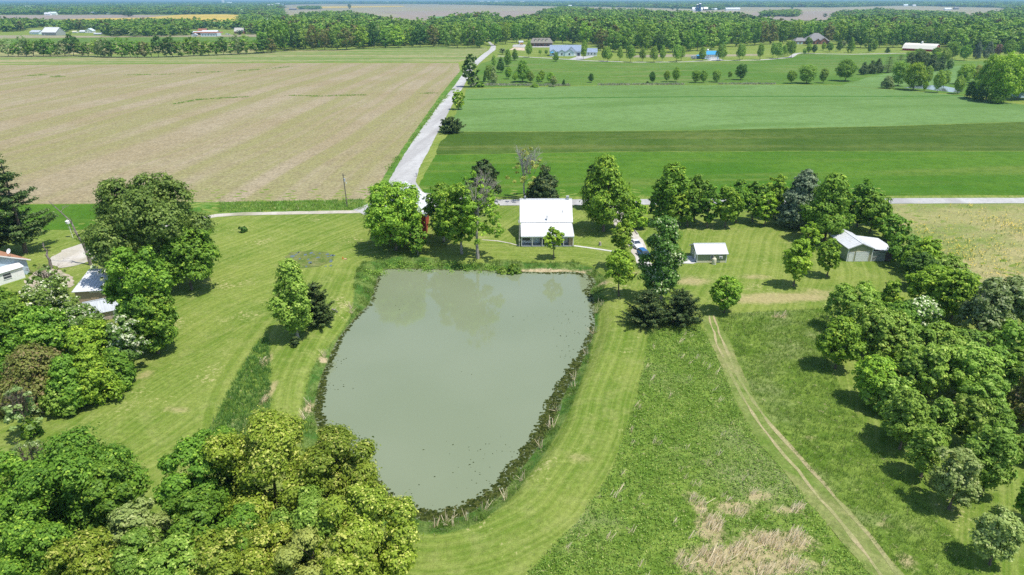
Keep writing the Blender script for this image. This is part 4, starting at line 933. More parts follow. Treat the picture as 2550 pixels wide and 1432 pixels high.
x, y, w = span(1320, 1377, 115.5); ys = y+7; Hr = ZY(1345, 94.5, ys)
lh = empty('long_house', (x, ys, 0), label='long brown stone house with grey hip roof and four dormers at the wood edge', cat='house')
ev = Hr*.42; M().box(-w/2+.8, w/2-.8, -5, 7, 0, ev).build('wall', stone, lh)
def hip(m, hx, hy, ev, rg_, rx, oh=.6, z0=0):
    b = [(-hx-oh,-hy-oh,ev),(hx+oh,-hy-oh,ev),(hx+oh,hy+oh,ev),(-hx-oh,hy+oh,ev)]; t = [(-rx,0,rg_),(rx,0,rg_)]; u = [(p[0],p[1],ev-.25) for p in b]
    return m.add(b+t+u, [(0,1,5,4),(1,2,5),(2,3,4,5),(3,0,4),(0,6,7,1),(1,7,8,2),(2,8,9,3),(3,9,6,0),(9,8,7,6)])
r2 = hip(M(), w/2, 7, ev, Hr, w/2-3.2).build('roof', brownshingle, lh)
for i in range(4):
    u = -w*.26+w*.165*i; zf = ev+(Hr-ev)*.38; yy = -7*.62
    d_ = M().box(u-1.0, u+1.0, yy-.6, yy+3.4, zf-.3, zf+1.7).prism([(u-1.3,zf+1.65),(u+1.3,zf+1.65),(u,zf+2.7)], yy-.8, yy+4.5, 'y').build('dormer', brownshingle, r2)
    M().box(u-.9, u+.9, yy-.66, yy-.6, zf-.2, zf+1.6).build('dormer_face', cream, d_); 
for i in range(8): u = -w/2+.3+(w-.6)*i/7; M().box(u-.15, u+.15, -7.2, -6.9, 0, ev-.2).build('porch_post', mat_plain('reddish_post', (.32,.13,.08), .8) if i == 0 else bpy.data.materials['reddish_post'], lh)
for u in (-w*.3, -w*.1, w*.14, w*.33): window(lh, 'F', w/2-.8, 5, u, .9, 1.4, 1.5)

x, y, w = span(1371, 1447, 139.5); ys = y+8; Hr = ZY(1410, 112.5, ys)
bh = empty('blue_white_house', (x, ys, 0), R(-3), label='large pale blue and white house with steep gables and slate blue roof', cat='house'); ev = Hr*.45
walls_mesh(M(), w/2, 8, ev, Hr, 'x').build('wall', whiteblue, bh); roof_mesh(M(), w/2, 8, ev, Hr, 'x', .6, .3).build('roof', bluegrey, bh)
for u, hw, rg_, oy, mt in ((-w*.40, 3.4, Hr*.66, 1.5, whiteblue), (-w*.12, 3.2, Hr*.62, 2.2, whiteblue), (w*.19, 4.8, Hr*.9, 1.2, white), (w*.13, 4.3, Hr*.70, 3.0, whiteblue)):
    g_ = M().prism([(u-hw,0),(u+hw,0),(u+hw,ev*.9),(u,rg_-.3),(u-hw,ev*.9)], -8-oy, -3, 'y').build('front_gable', mt, bh)
    m = M(); 
    for s in (-1, 1): m.slab((u+s*(hw+.4),-8.4-oy,ev*.9-.1),(u+s*(hw+.4),-1,ev*.9-.1),(u,-1,rg_+.05),(u,-8.4-oy,rg_+.05), .25)
    m.build('gable_roof', bluegrey, g_)
    f = M().box(u-.9, u+.9, -8.08-oy, -8.0-oy, 1.0, 3.0).build('window', white, bh); M().box(u-.75, u+.75, -8.12-oy, -8.07-oy, 1.15, 2.85).build('pane', glass, f)
for u in (-w*.44, w*.2): M().slab((u-1.4,-9.6-1.5,3.2),(u+1.4,-9.6-1.5,3.2),(u+1.4,-8.0-1.5,3.9),(u-1.4,-8.0-1.5,3.9), .1).build('awning', blueroof, bh)
for u in (-4.5, 0.5, 5): d_ = M().box(w/2, w/2+.1, u-1.5, u+1.5, 0, 2.9).build('garage_door', glass, bh); M().box(w/2, w/2+.16, u-1.7, u+1.7, 2.9, 3.1).build('door_frame', white, d_)
for u in (w*.32, w*.43): M().box(u-1.3, u+1.3, -8.06, -8.0, 0, 2.9).build('garage_door', glass, bh)
hw_ = fb('guest_house', 'small white house with slate blue gabled roof right of the blue and white house', 'house', 1460, 1487, 139.5, 120, .52, white, bluegrey, 9, 'x', R(-3), wins=3)
x, y, w = span(1756, 1791, 147.5)
sb = fb('blue_roofed_shed', 'white metal shed with bright sky blue roof, cupola and blue lean-to', 'shed', 1756, 1791, 147.5, 127, .62, white, blueroof, 13, 'x', R(-2), doors=1)
M().box(-w*.1, w*.45, -6.56, -6.5, 0, 3.6).build('garage_door', white, sb); M().box(w*.38, w*.44, -6.6, -6.5, 0, 2.2).build('side_door', blueroof, sb)
zc = ZY(1772, 127, y+6.5); c_ = M().box(-3.6, -2.2, -.7, .7, zc-.3, zc+1.0).build('cupola', white, sb); M().lathe([(1.1,zc+1.0),(.7,zc+1.4),(.05,zc+1.9)], -2.9, 0, 8).build('cupola_roof', white, c_)
M().slab((-w/2-6,-5,2.6),(-w/2,-5,4.2),(-w/2,5,4.2),(-w/2-6,5,2.6), .12).build('lean_to_roof', blueroof, sb); M().box(-w/2-5.8, -w/2, -.2, 4.8, 0, 2.5).build('lean_to_wall', blueroof, sb)
x, y, w = span(1722, 1735, 147.5); cmp_ = empty('camper_trailer', (x, y+1.5, 0), label='grey camper trailer parked left of the blue roofed shed', cat='trailer')
M().prism([(-w/2,.6),(w/2,.6),(w/2,2.2),(w/2-.6,2.9),(-w/2+.5,2.9),(-w/2,2.3)], -1.2, 1.2, 'y').build('body', grey_metal, cmp_)
for s in (-.6, .6): M().tube((s,-1.3,.4),(s,1.3,.4),.4,n=12).build('wheel', black, cmp_)
for s in (-1.6, .2, 1.8): M().box(s-.4, s+.4, -1.24, -1.19, 1.5, 2.1).build('window', glass, cmp_)
x, y = P(1762, 148); car('pickup_truck', 'pale blue and white vehicle parked before the blue roofed shed', x, y, R(80), mat_plain('pale_blue_paint', (.5,.62,.7), .3, .5), 5.4, 2.0, 1.8)
fb('small_dark_shed', 'small dark open shed on the gravel yard left of the long brown house', 'shed', 1292, 1302, 110.5, 101.5, .62, wood_grey, grey_metal, 6, 'x', R(6), doors=1)
x, y, w = span(1295, 1302, 111.6); sbn = empty('yellow_vehicle', (x, y-1, 0), label='yellow machine parked before the small dark shed', cat='vehicle')
M().prism([(-w/2,.5),(w/2,.5),(w/2,1.3),(w*.3,2.2),(-w/2,2.2)], -1.1, 1.1, 'y').build('body', yellow, sbn)
for s in (-.3, .3):
    M().tube((s*w,-1.2,.5),(s*w,1.2,.5),.5,n=12).build('wheel', black, sbn)
M().box(-w*.3, w*.2, -1.14, -1.09, 1.5, 2.0).build('window', glass, sbn)
# hip roofed brick house
x, y, w = span(2008, 2065, 110); ys = y+9; Hr = ZY(2035, 82, ys); bk = empty('brick_house', (x, ys, 0), label='brick house with very tall grey hip roof at the wood edge on the right', cat='house'); ev = Hr*.30
M().box(-w/2, w/2, -9, 9, 0, ev).build('wall', brick, bk); r2 = hip(M(), w/2, 9, ev, Hr, 2.6).build('roof', greyshingle, bk)
for u, hw, rg_ in ((-w*.05, 3.2, Hr*.52), (w*.22, 4.5, Hr*.6)):
    g_ = M().prism([(u-hw,0),(u+hw,0),(u+hw,ev),(u,rg_-.3),(u-hw,ev)], -11, -5, 'y').build('front_gable', brick, bk); m = M()
    for s in (-1, 1): m.slab((u+s*(hw+.4),-11.4,ev-.1),(u+s*(hw+.4),-2,ev-.1),(u,-2,rg_),(u,-11.4,rg_), .2)
    m.build('gable_roof', greyshingle, g_); M().box(u-1.1, u+1.1, -11.06, -10.99, 0, ev*.8).build('entrance', glass, bk)
for u in (-w*.38, -w*.27, w*.42): window(bk, 'F', w/2, 9, u, 1.0, 1.6, 1.8)
m = M(); wn = M(); uu = -w/2-6; wn.box(uu-7, uu+6, -8, 4, 0, ev*.95).build('garage_wing', brick, bk); h2 = hip(M(), 6.5, 6, ev*.95, Hr*.58, 3.2).build('wing_roof', greyshingle, bk); h2.location = (uu-.5, -2, 0)
for s in (-3.6, .4): M().box(uu+s-1.3, uu+s+1.3, -8.08, -8.0, 0, 2.4).build('garage_door', whiteblue, bk)
# gambrel barn
x, y = P(2306, 128); zr = ZY(2310, 108.5, y+8); wB = (2343-2275)/FOC*depth(y)*1.1; gb = empty('gambrel_barn', (x, y+10, 0), R(-46), label='red barn with big cream gambrel roof and cupola among trees on the right', cat='barn')
pf = [(-7,-.1),(7,-.1),(7,zr*.35),(4.6,zr*.78),(0,zr),(-4.6,zr*.78),(-7,zr*.35)]; M().prism(pf, -wB/2, wB/2, 'x').build('wall', redbarn, gb); m = M(); L = wB/2+.5
for s in (-1, 1):
    m.slab((-L,s*7.8,zr*.30),(L,s*7.8,zr*.30),(L,s*4.6,zr*.80),(-L,s*4.6,zr*.80), .2); m.slab((-L,s*4.6,zr*.80),(L,s*4.6,zr*.80),(L,0,zr+.15),(-L,0,zr+.15), .2)
r2 = m.build('roof', mat_plain('cream_metal', (.66,.63,.55), .5, .3, .04), gb); c_ = M().box(-.8, .8, -.8, .8, zr, zr+1.4).build('cupola', white, r2); M().lathe([(1.2,zr+1.4),(.7,zr+1.9),(.05,zr+2.5)], 0, 0, 8).build('cupola_roof', white_metal, c_)
M().box(wB/2, wB/2+.08, -1, 1, zr*.5, zr*.66).build('loft_door', white, gb)
fb('white_house', 'white house half hidden by big trees at the right edge beyond the crop', 'house', 2533, 2585, 243, 212, .5, blue_wall, white_metal, 10, 'x', R(12), wins=4)
fb('hidden_house', 'pale house barely visible through the wood behind the row of lane trees', 'house', 1572, 1592, 108, 95, .5, whiteblue, bluegrey, 9, 'x')

# farms across the left
fb('barn', 'small grey barn left of the larger barn with swept roof', 'barn', 75, 99, 86, 75, .55, whiteblue, grey_metal, 14, 'x', R(-8), doors=1)
fb('barn', 'old grey barn with a tall swept pale roof in the far left farm', 'barn', 105, 147, 88.5, 68, .42, wood_lt, white_metal_worn, 18, 'x', R(-14), doors=1)
fb('shed', 'tiny white shed between the barn and the white farmhouse on the left', 'shed', 180, 190, 82, 77, .6, white, cream, 7, 'x')
fb('white_farmhouse', 'white two part farmhouse behind the hedgerow on the left', 'house', 198, 215, 82, 75.5, .55, white, white_metal, 9, 'x', wins=3)
fb('white_farmhouse', 'taller white gabled farmhouse just right of the two part one', 'house', 213, 231, 82, 71, .5, white, whiteblue, 9, 'y', wins=3)
fb('low_shed', 'low grey shed right of the white farmhouses', 'shed', 234, 251, 87, 82, .5, wood_lt, grey_metal, 8, 'x')
fb('open_shed', 'open fronted shed with pale roof and painted bay shade behind the little white hut', 'shed', 475, 500, 87, 78, .68, shade_dark, whiteblue, 12, 'x')  # walls are solid; the shade of the bays is painted on as colour
fb('hut', 'little white gabled hut before the open fronted shed', 'shed', 477, 488.5, 91, 83.5, .6, white, white_metal, 7, 'y', doors=1)
bs = fb('long_farm_shed', 'long white shed with rust streaked roof left of the brick house', 'shed', 501, 538, 91, 75.5, .5, whiteblue, white_metal, 20, 'x', wins=5)
M().slab((-22,-10.4,5.2),(22,-10.4,5.2),(22,-7.5,6.6),(-22,-7.5,6.6), .1).build('rusty_roof_edge', rust, bs)
fb('rust_roofed_shed', 'shed with rusty red roof behind the long white shed', 'shed', 493, 513, 84, 71, .5, wood_grey, rust, 12, 'x')
fb('small_brick_house', 'brick house with pale gabled roof and white gable behind a small tree', 'house', 584, 606, 84, 69, .42, brick, mat_plain('pale_shingle', (.44,.42,.38), .8), 11, 'x', wins=3)
for px, py, c_, l_ in ((565, 86, carwhite, 'white vehicle parked left of the small brick house, nearer the shed'), (570, 87, mat_plain('silver_paint', (.5,.52,.55), .3, .5), 'silver vehicle parked left of the small brick house, nearer the house')):
    x, y = P(px, py); car('parked_car', l_, x, y, R(70), c_, 5, 2, 1.8)
far_b = [('white_water_tower', 552, 558.5, 9.5, 1.2, 'tall white tank tower rising above the far woods', 'tower')]
for nm, xl, xr, by_, ty_, lb, ct in far_b:
    x, y, w = span(xl, xr, by_); H = ZY(xl, ty_, y); t_ = empty(nm, (x, y, 0), label=lb, cat=ct)
    M().lathe([(w/2,-1),(w/2,H*.92),(w*.3,H),(.5,H+1)], 0, 0, 16).build('tank', white, t_, smooth=False); M().lathe([(w*.55,-1),(w*.55,3)], 0, 0, 12).build('base', concrete, t_)
FB = [(64,76,22,14.5,'bright white far house above the woods at the far left',white,white_metal),(111,124,38.5,31,'white house at the left end of the mauve field',white,white_metal),(122,139,37.5,29.5,'larger white farm roofs right of the white house by the mauve field',white,whiteblue),
 (162,175,28.5,23,'white hip house alone in the far left woods',white,whiteblue),(221,229,34.5,29,'narrow white building at the edge of the tan field',white,white_metal),(230,245,35,29.5,'long low blue grey building at the far field edge',whiteblue,bluegrey),(264,274,35,28.5,'white house among trees by the yellow field',white,white_metal),
 (544,552,31,25.5,'small white house at the right end of the yellow field',white,white_metal),(589,606,34.5,27,'white farm group front building with long roof',white,white_metal),(597,614,31,23.5,'white house rear of the white farm group',white,whiteblue),(566,577,10.5,5,'pale roof on the skyline right of the white tower',white,whiteblue),(585,590,11,8,'tiny roof on the skyline right of the pale roof',white,rust),
 (657,672,55,45,'white gabled house on the bend of the far road',white,white_metal),(663,673,57.5,52,'red shed before the white house on the far road',redbarn,redbarn),(672,685,58,49,'pale blue shed right of the red shed',whiteblue,whiteblue),(667,680,17,11,'leftmost white house in the far village',white,white_metal),(685,702,18,14,'long white shed lowest in the far village',white,white_metal),
 (687,696,13,8,'small white house in the far village above the long shed',white,white_metal),(697,706,14,9.5,'rightmost white house in the far village with grey roof',white,bluegrey),(720,737,25,20,'long dark roofed shed at the field edge right of the village',wood_grey,greyshingle),(690,697,33,30,'small white roof among trees below the village',white,white_metal),
 (961,969,7,4,'white farm buildings on the far horizon near the centre, left one',white,white_metal),(990,996,7.5,5,'white farm building on the far horizon near the centre, right one',white,white_metal),(1190,1206,5.5,2,'wide white roof in the far town, left group',white,white_metal),(1213,1220,6,2.5,'narrow white roof in the far town, left group',white,whiteblue),
 (1232,1241,6,2.5,'white gabled roof in the far town, middle',white,white_metal),(1244,1253,6.5,3.5,'low white roof in the far town, right of the middle',white,whiteblue),(1295,1306,6,3,'white roof in the far town, right group',white,white_metal),(1370,1381,5,2.5,'rightmost white roof in the far town',white,white_metal),
 (1415,1424,17,12.5,'dark red farm building at the far field edge',rust,whiteblue),(1668,1680,17,12,'grey farm building at the far field edge left of the silos',whiteblue,grey_metal),(1875,1887,12,8,'long white building in the woods above the right field',white,white_metal),(1899,1907,12.5,10.5,'small pale building beside the long white one',whiteblue,grey_metal),
 (2250,2262,16,10.5,'white farmhouse in the far right woods, left one',white,whiteblue),(2273,2281,16,11.5,'white barn in the far right woods, right one',white,white_metal),(2352,2370,26,19.5,'white roofed building high in the right woods',white,white_metal),(2376,2388,24,17,'dark gabled building right of the white roofed one',greyshingle,greyshingle),
 (2131,2142,37,32,'white shed on the low ridge of the right woods',whiteblue,white_metal),(2150,2162,38,30.5,'pale blue house on the low ridge of the right woods',blue_wall,whiteblue),(2170,2196,40,34.5,'long grey roofed house on the low ridge of the right woods',whiteblue,greyshingle)]
for xl, xr, by_, ty_, lb, wm, rm in FB:
    ct = 'shed' if 'shed' in lb else 'barn' if 'barn' in lb else 'house' if ('house' in lb or 'roof ' in lb) else 'building'
    fb({'shed': 'far_shed', 'barn': 'far_barn', 'house': 'far_house', 'building': 'far_building'}[ct], lb, ct, xl, xr, by_, ty_, .55, wm, rm, 12, 'x', oh=.6)
# silo farm
for px0, px1, by_, ty_, lb in ((1732.5,1737.5,28.5,11,'shorter dark blue silo, the left one'), (1738.4,1745.2,28.5,9,'taller dark blue silo, the right one')):
    x, y, w = span(px0, px1, by_); H = ZY(px0, ty_, y); s_ = empty('silo', (x, y, 0), label=lb, cat='silo', group='silos on the far farm')
    M().lathe([(w/2,-.5),(w/2,H*.95)], 0, 0, 16).build('drum', steelblue, s_); M().lathe([(w*.52,H*.95),(w*.35,H*1.02),(.3,H*1.06)], 0, 0, 16).build('dome', white, s_)
fb('white_barn', 'white barn behind the two dark blue silos', 'barn', 1724, 1750, 28.5, 18, .5, white, white_metal, 16, 'x')
fb('dark_barn', 'small dark brown barn with pale roof right of the silos', 'barn', 1752, 1763, 26.5, 17.5, .5, wood_grey, white_metal, 14, 'x')
fb('white_machine_shed', 'long white machine shed right of the silo farm', 'shed', 1807, 1844, 26.8, 19, .55, white, white_metal, 22, 'x', doors=1)
fb('farm_building', 'low white farm buildings between the dark barn and the machine shed', 'shed', 1772, 1786, 25.5, 20.5, .5, white, whiteblue, 12, 'x')
# ------------------------------------------------------------------ trees near the camera (each with its own meshes)
# foot x, foot y, top y, crown width (photo pixels), shape, leaf colour, label
NEAR = [
 # left side
 (64,630,374,150,'pine','e','tall pine with layered boughs at the left edge before the ploughed field'),
 (-22,640,405,150,'pine','k','dark pine cut by the left edge beside the tall layered pine'),
 (400,700,425,300,'oak','f','very large round elm rising over the left lawn'),
 (478,722,560,150,'spread','g','dark lower green tree under the right side of the big elm'),
 (368,868,606,168,'oak','g','dense green tree leaning over the lawn below the elm'),
 (395,880,720,120,'round','g','lower green tree at the lawn edge below the dense leaning tree'),
 (285,706,572,125,'sparse','w','white blossoming tree just right of the dead snag'),
 (318,770,640,120,'sparse','w','white blossoming tree beside the right end of the white roofed shed'),
 (128,745,655,90,'sparse','w','thin blossoming tree between the pale blue house and the white roofed shed'),
 (150,850,690,150,'spread','w','broad blossoming tree below the pale blue house'),
 (45,880,712,170,'round','g','green tree filling the left edge below the pale blue house'),
 (120,905,760,150,'round','g','green tree below the broad blossoming tree'),
 (215,880,760,120,'round','w','half blossoming tree below the grey roofed shed'),
 (20,960,800,130,'round','g','green tree at the left edge above the brown olive tree'),
 (255,930,790,120,'round','y','bright green tree right of the half blossoming tree'),
 (325,925,785,100,'spread','w','blossoming tree at the lawn edge, lowest of the blossoming ones'),
 (105,1000,852,190,'bush','n','wide brown olive tree at the left edge of the lawn'),
 (190,1015,880,120,'bush','g','green shrub at the foot of the brown olive tree'),
 (245,1000,868,120,'bush','y','yellow green shrub jutting into the left lawn'),
 (300,960,860,95,'bush','g','green shrub next to the yellow green one nearest the bare patch'),
 (158,1030,950,90,'bush','m','low shrub at the bottom of the left thicket'),
 (72,1088,958,90,'sparse','s','grey half bare shrub standing alone below the left thicket'),
 (82,1085,1040,50,'bush','g','small green bush at the foot of the grey half bare shrub'),
 # pond side
 (742,842,648,110,'column','m','tall mid green poplar with a pale trunk left of the pond'),
 (792,808,698,84,'juniper','e','dense evergreen juniper right of the poplar on the left bank'),
 (736,861,838,26,'bush','k','tiny dark juniper at the foot of the poplar'),
 (604,578,566,22,'bush','d','tiny dark sapling alone on the upper left lawn'),
 # behind the farmhouse
 (986,623,448,152,'round','y','round dense maple before the red barn'),
 (1041,634,560,62,'spread','g','small thin tree between the maple and the half bare ash'),
 (1105,602,452,92,'round','g','dark green tree behind the half bare ash'),
 (1190,643,420,130,'sparse','y','half bare old ash with forked pale trunk left of the farmhouse'),
 (1150,632,455,120,'spread','y','yellow green leafy tree left of the old ash trunk'),
 (1222,530,482,40,'sparse','s','grey leafless looking tree top behind the old ash'),
 (1206,502,396,88,'egg','k','dark spruce by the cross road left of the farmhouse'),
 (1310,498,364,104,'bare','a','nearly bare tree behind the farmhouse roof'),
 (1354,502,414,78,'cone','k','brown green cedar behind the farmhouse roof'),
 (1332,500,450,44,'juniper','e','small cedar between the nearly bare tree and the brown green cedar'),
 (1503,576,383,134,'egg','y','big bright green maple right of the farmhouse'),
 (1472,520,410,50,'egg','d','dark narrow tree behind the left side of the big bright maple'),
 (1377,644,566,54,'young','y','young sparse tree on the lawn before the farmhouse porch'),
 (1547,668,548,62,'young','y','bright young tree beside the driveway left of the cars'),
 (1541,737,622,84,'young','y','bright young tree on the pond bank below the driveway'),
 (1645,750,541,112,'column','c','tall cottonwood with glittering leaves beside the driveway'),
 (1608,806,716,108,'juniper','k','dark spreading juniper left of the cottonwood foot'),
 (1692,803,718,108,'juniper','k','dark spreading juniper right of the cottonwood foot'),
 (1580,567,492,66,'bush','y','rounded bright bush by the driveway bend'),
 (1803,779,688,80,'oval','y','small round tree at the top of the mown track'),
 (1976,713,593,74,'oval','y','lawn tree left of the garage, the tallest of three'),
 (2007,643,554,52,'oval','y','lawn tree left of the garage, the farthest of three'),
 (2058,689,592,60,'oval','y','lawn tree left of the garage, the nearest its door'),
 # row behind the lawn
 (1668,560,402,92,'oval','y','tall pale yellow green tree at the left end of the lawn row'),
 (1640,556,470,60,'egg','g','green tree tucked left under the tall pale one in the lawn row'),
 (1684,566,478,60,'oval','y','bright lower tree before the tall pale one in the lawn row'),
 (1728,553,432,74,'oval','g','green tree with the second highest top in the lawn row'),
 (1712,566,470,52,'oval','g','leafy tree between the pale tree and the second highest in the lawn row'),
 (1761,567,459,56,'oval','g','green tree right of the second highest in the lawn row'),
 (1806,566,463,66,'oval','y','bright tree over the lawn in the middle of the lawn row'),
 (1832,556,446,56,'oval','g','taller narrow tree behind the middle of the lawn row'),
 (1874,552,452,66,'oval','g','dark dense tree left of the gap in the lawn row'),
 (1903,563,478,52,'oval','y','small bright tree before the blue spruce'),
 (1925,545,434,64,'oval','y','yellow tipped tree just left of the blue spruce'),
 (1988,567,423,112,'cone','b','large blue grey spruce in the lawn row'),
 (2050,603,428,130,'egg','g','very large dark maple behind the garage'),
 (2134,565,446,86,'egg','g','green tree behind the very large maple on its right'),
 (2165,580,478,84,'oval','g','green tree above the garage roof'),
 (2218,600,534,78,'round','g','round tree right of the garage roof by the dry field'),
 (2185,560,500,54,'oval','m','small light tree at the road behind the garage'),
 # hedge right of the garage
 (2248,665,585,92,'round','g','hedge tree beside the lean-to'),
 (2296,690,590,100,'round','y','yellow tipped hedge tree above the lean-to corner'),
 (2345,700,630,90,'round','m','hedge tree at the edge of the dry field'),
 (2278,720,625,80,'round','d','dark hedge tree below the lean-to corner'),
 (2310,775,655,115,'round','y','bright green hedge tree over the lawn corner'),
 (2368,795,668,110,'round','y','bright yellow green hedge tree left of the grey willows'),
 (2440,842,690,120,'multi','s','grey green willow with many pale stems'),
 (2500,800,688,110,'spread','s','grey green willow at the dry field edge'),
 (2560,830,700,110,'spread','s','grey green willow cut by the right edge'),
 (2390,720,668,70,'round','s','small grey tree at the dry field corner'),
 # orchard rows lower right
 (2118,822,702,108,'oak','m','dark green tree at the top left corner of the orchard'),
 (2211,777,694,60,'egg','y','bright pointed tree at the top of the orchard'),
 (2079,918,783,92,'oval','y','bright yellow green tree at the left edge of the orchard'),
 (2161,1004,880,84,'oval','y','bright yellow green round tree below the first bright one in the orchard'),
 (2182,888,765,108,'round','m','green orchard tree right of the upper bright tree'),
 (2283,812,738,76,'round','w','orchard tree flecked white beside the bright hedge'),
 (2256,900,798,104,'oak','m','orchard tree below the white flecked one'),
 (2326,900,800,112,'oak','m','orchard tree left below the willow stems'),
 (2398,905,815,104,'oak','m','orchard tree under the willow stems'),
 (2258,972,876,96,'oak','m','orchard tree in the middle, left one of two'),
 (2312,985,852,106,'oak','m','orchard tree in the middle, right one of two'),
 (2395,985,848,108,'round','m','pale orchard tree below the willow'),
 (2462,975,855,108,'oak','m','orchard tree near the right edge above the dark tree'),
 (2518,880,798,96,'oak','m','orchard tree near the right edge beside the willows'),
 (2548,1060,925,120,'egg','n','dark brownish tree at the right edge of the orchard'),
 (2240,1118,966,108,'oval','m','orchard tree in the outer row with a visible trunk'),
 (2218,1086,990,80,'oval','m','orchard tree in the outer row just above the one with a visible trunk'),
 (2322,1108,985,100,'oak','m','orchard tree in the inner row above the outer tree'),
 (2400,1110,985,104,'oak','m','orchard tree in the inner row left of the dark brownish tree'),
 (2470,1090,1000,84,'oak','m','orchard tree in the inner row next to the dark brownish tree'),
 (2292,1188,1052,92,'oval','m','orchard tree of the outer row with an open crown'),
 (2362,1268,1112,116,'spread','p','pale orchard tree with a dark trunk near the lower right'),
 (2440,1232,1052,122,'oval','m','tall bright orchard tree near the lower right'),
 (2464,1406,1266,120,'spread','p','pale sparse young tree lowest on the right'),
 (2566,1310,1180,96,'round','g','dark tree cut by the right edge above the lowest one'),
 (2150,862,742,100,'oak','m','orchard tree between the dark corner tree and the bright pointed one'),
 (2228,846,752,92,'oak','g','orchard tree straight below the bright pointed one'),
 (2200,1030,930,90,'oak','m','orchard tree right of the lower bright round tree'),
 (2440,1045,930,100,'oak','m','orchard tree below the willow side, in the inner row'),
 (2510,980,860,100,'oak','g','orchard tree right at the edge above the dark brownish tree'),
 (2555,1150,1085,80,'round','m','orchard tree at the right edge below the dark brownish tree'),
]
for i, (px, by_, ty_, w_, k_, c_, lb) in enumerate(NEAR):
    grp = 'walnut trees of the orchard' if 'orchard' in lb else 'trees of the lawn row' if 'lawn row' in lb else None
    if grp and 'orchard' in lb and by_ < 1060 and k_ != 'egg': w_ *= 1.2
    TU(px, by_, ty_, w_, k_, c_, lb, grp, bark=TWIG if k_ == 'bare' else BARK_PALE if k_ in ('column', 'multi') or 'ash' in lb else None)
# trees at the bottom edge, measured by their tops
LOW = [
 (175,1092,13.5,5.6,'oak','g','big light green maple at the lower left'),
 (40,1145,11.5,4.4,'oak','g','green maple cut by the left edge'),
 (255,1160,12,3.3,'oak','g','right shoulder of the lower left maples'),
 (60,1300,11,4.2,'oak','g','dark green tree at the bottom left corner'),
 (205,1335,11,3.6,'oak','o','golden green tree at the bottom edge, the leftmost golden one'),
 (315,1265,10.5,2.8,'spread','p','pale green tree right of the lower left maples'),
 (330,1330,10,3.4,'oak','m','green tree at the bottom edge right of the leftmost golden one'),
 (462,1102,13,3.5,'oak','g','bright green tree left of the golden oak'),
 (545,1070,13,3.0,'oak','g','small green top peeping above the golden oak'),
 (660,1052,15,5.6,'oak','o','largest golden oak at the lower left of the pond'),
 (838,1080,14,4.5,'oak','o','golden oak leaning over the pond'),
 (900,1222,12.5,4.2,'oak','o','golden oak nearest the foot of the pond'),
 (770,1240,11.5,3.8,'oak','m','grey green tree in front of the golden oaks'),
 (470,1235,11.5,3.7,'oak','g','green tree below the bright green one'),
 (600,1275,10.5,3.0,'oak','g','dark gap filling tree below the largest golden oak'),
 (555,1330,10.5,3.3,'oak','o','golden tree at the bottom edge left of the pale one'),
 (655,1335,10.5,3.3,'oak','o','pale golden tree at the bottom edge, middle one'),
 (760,1330,11,3.4,'oak','a','pale tan topped tree at the bottom edge'),
 (862,1335,11,3.5,'oak','o','golden tree at the bottom edge nearest the grass'),
 (430,1345,10,3.1,'oak','m','green tree at the bottom edge below the green pair'),
 (60,1105,7,2.6,'sparse','s','grey bush at the left edge above the maples'),
]
for px, ty_, H, W2, k_, c_, lb in LOW: TH(px, ty_, H, W2, k_, c_, lb, 'trees along the bottom edge', scale_leaf=1.05)
# dead snags
def snag(px, by_, ty_, dxtop, label, seed):
    rg = np.random.default_rng(seed); x, y = P(px, by_); H = ZY(px, ty_, y); rt = empty('dead_tree', (x, y, 0), label=label, cat='tree'); m = M(); n = 7; pts = []
    for i in range(n): f = i/(n-1); pts.append((dxtop*f**2.4+rg.normal(0, .12)*(0 < i < n-1), rg.normal(0, .15)*(i > 0), H*f-.2*(i == 0)))
    m.path(pts, [.34*(1-.85*i/(n-1)) for i in range(n)], 8)
    for i in (3, 4, 5): twigs(rg, m, Vector(pts[i]), Vector((rg.normal(0, .6), rg.normal(0, .6), .8)).normalized(), H*.09, .06, 2, .5)
    m.build('trunk', mat_plain('dead_bark', (.22,.19,.17), .9, .1, .3, 2), rt); return rt
snag(226, 660, 500, -5.0, 'tall leaning dead snag left of the elm', 3); snag(128, 668, 605, -.4, 'short broken dead trunk behind the pale blue house', 5)

# ------------------------------------------------------------------ middle distance: shared meshes, every tree its own size and turn
def wpx(metres, Y): return metres*FOC/depth(Y)
AV = [(1317,143,102,18),(1453.5,148,99.5,18),(1504,151.5,117,14),(1512,154,117,24),(1543,152.5,116,15),(1570.6,155,112.5,24),(1599.7,152.8,116.7,18),(1628,155,115,24),(1649,152.8,114,17),(1685,154.3,112,26),(1696,151.5,115,20),(1749,151,116.7,20),
 (1791.6,151.5,110,22),(1800,150,111,18),(1841,151,108.4,20),(1849,148.5,110,15),(1891.7,149.4,108.4,20),(1924,144.5,107,18),(1936.5,146.5,105.7,24),(1951.6,140.5,112,16),(1961,137.5,101.6,20),(1970,143.5,101.6,22)]
for i, (px, by_, ty_, w_) in enumerate(AV):
    TC(px, by_, ty_, w_, 'pole', 'm', '%s tree from the left in the avenue along the farm lane' % ORD[i], 'avenue trees along the farm lane', lod=0)
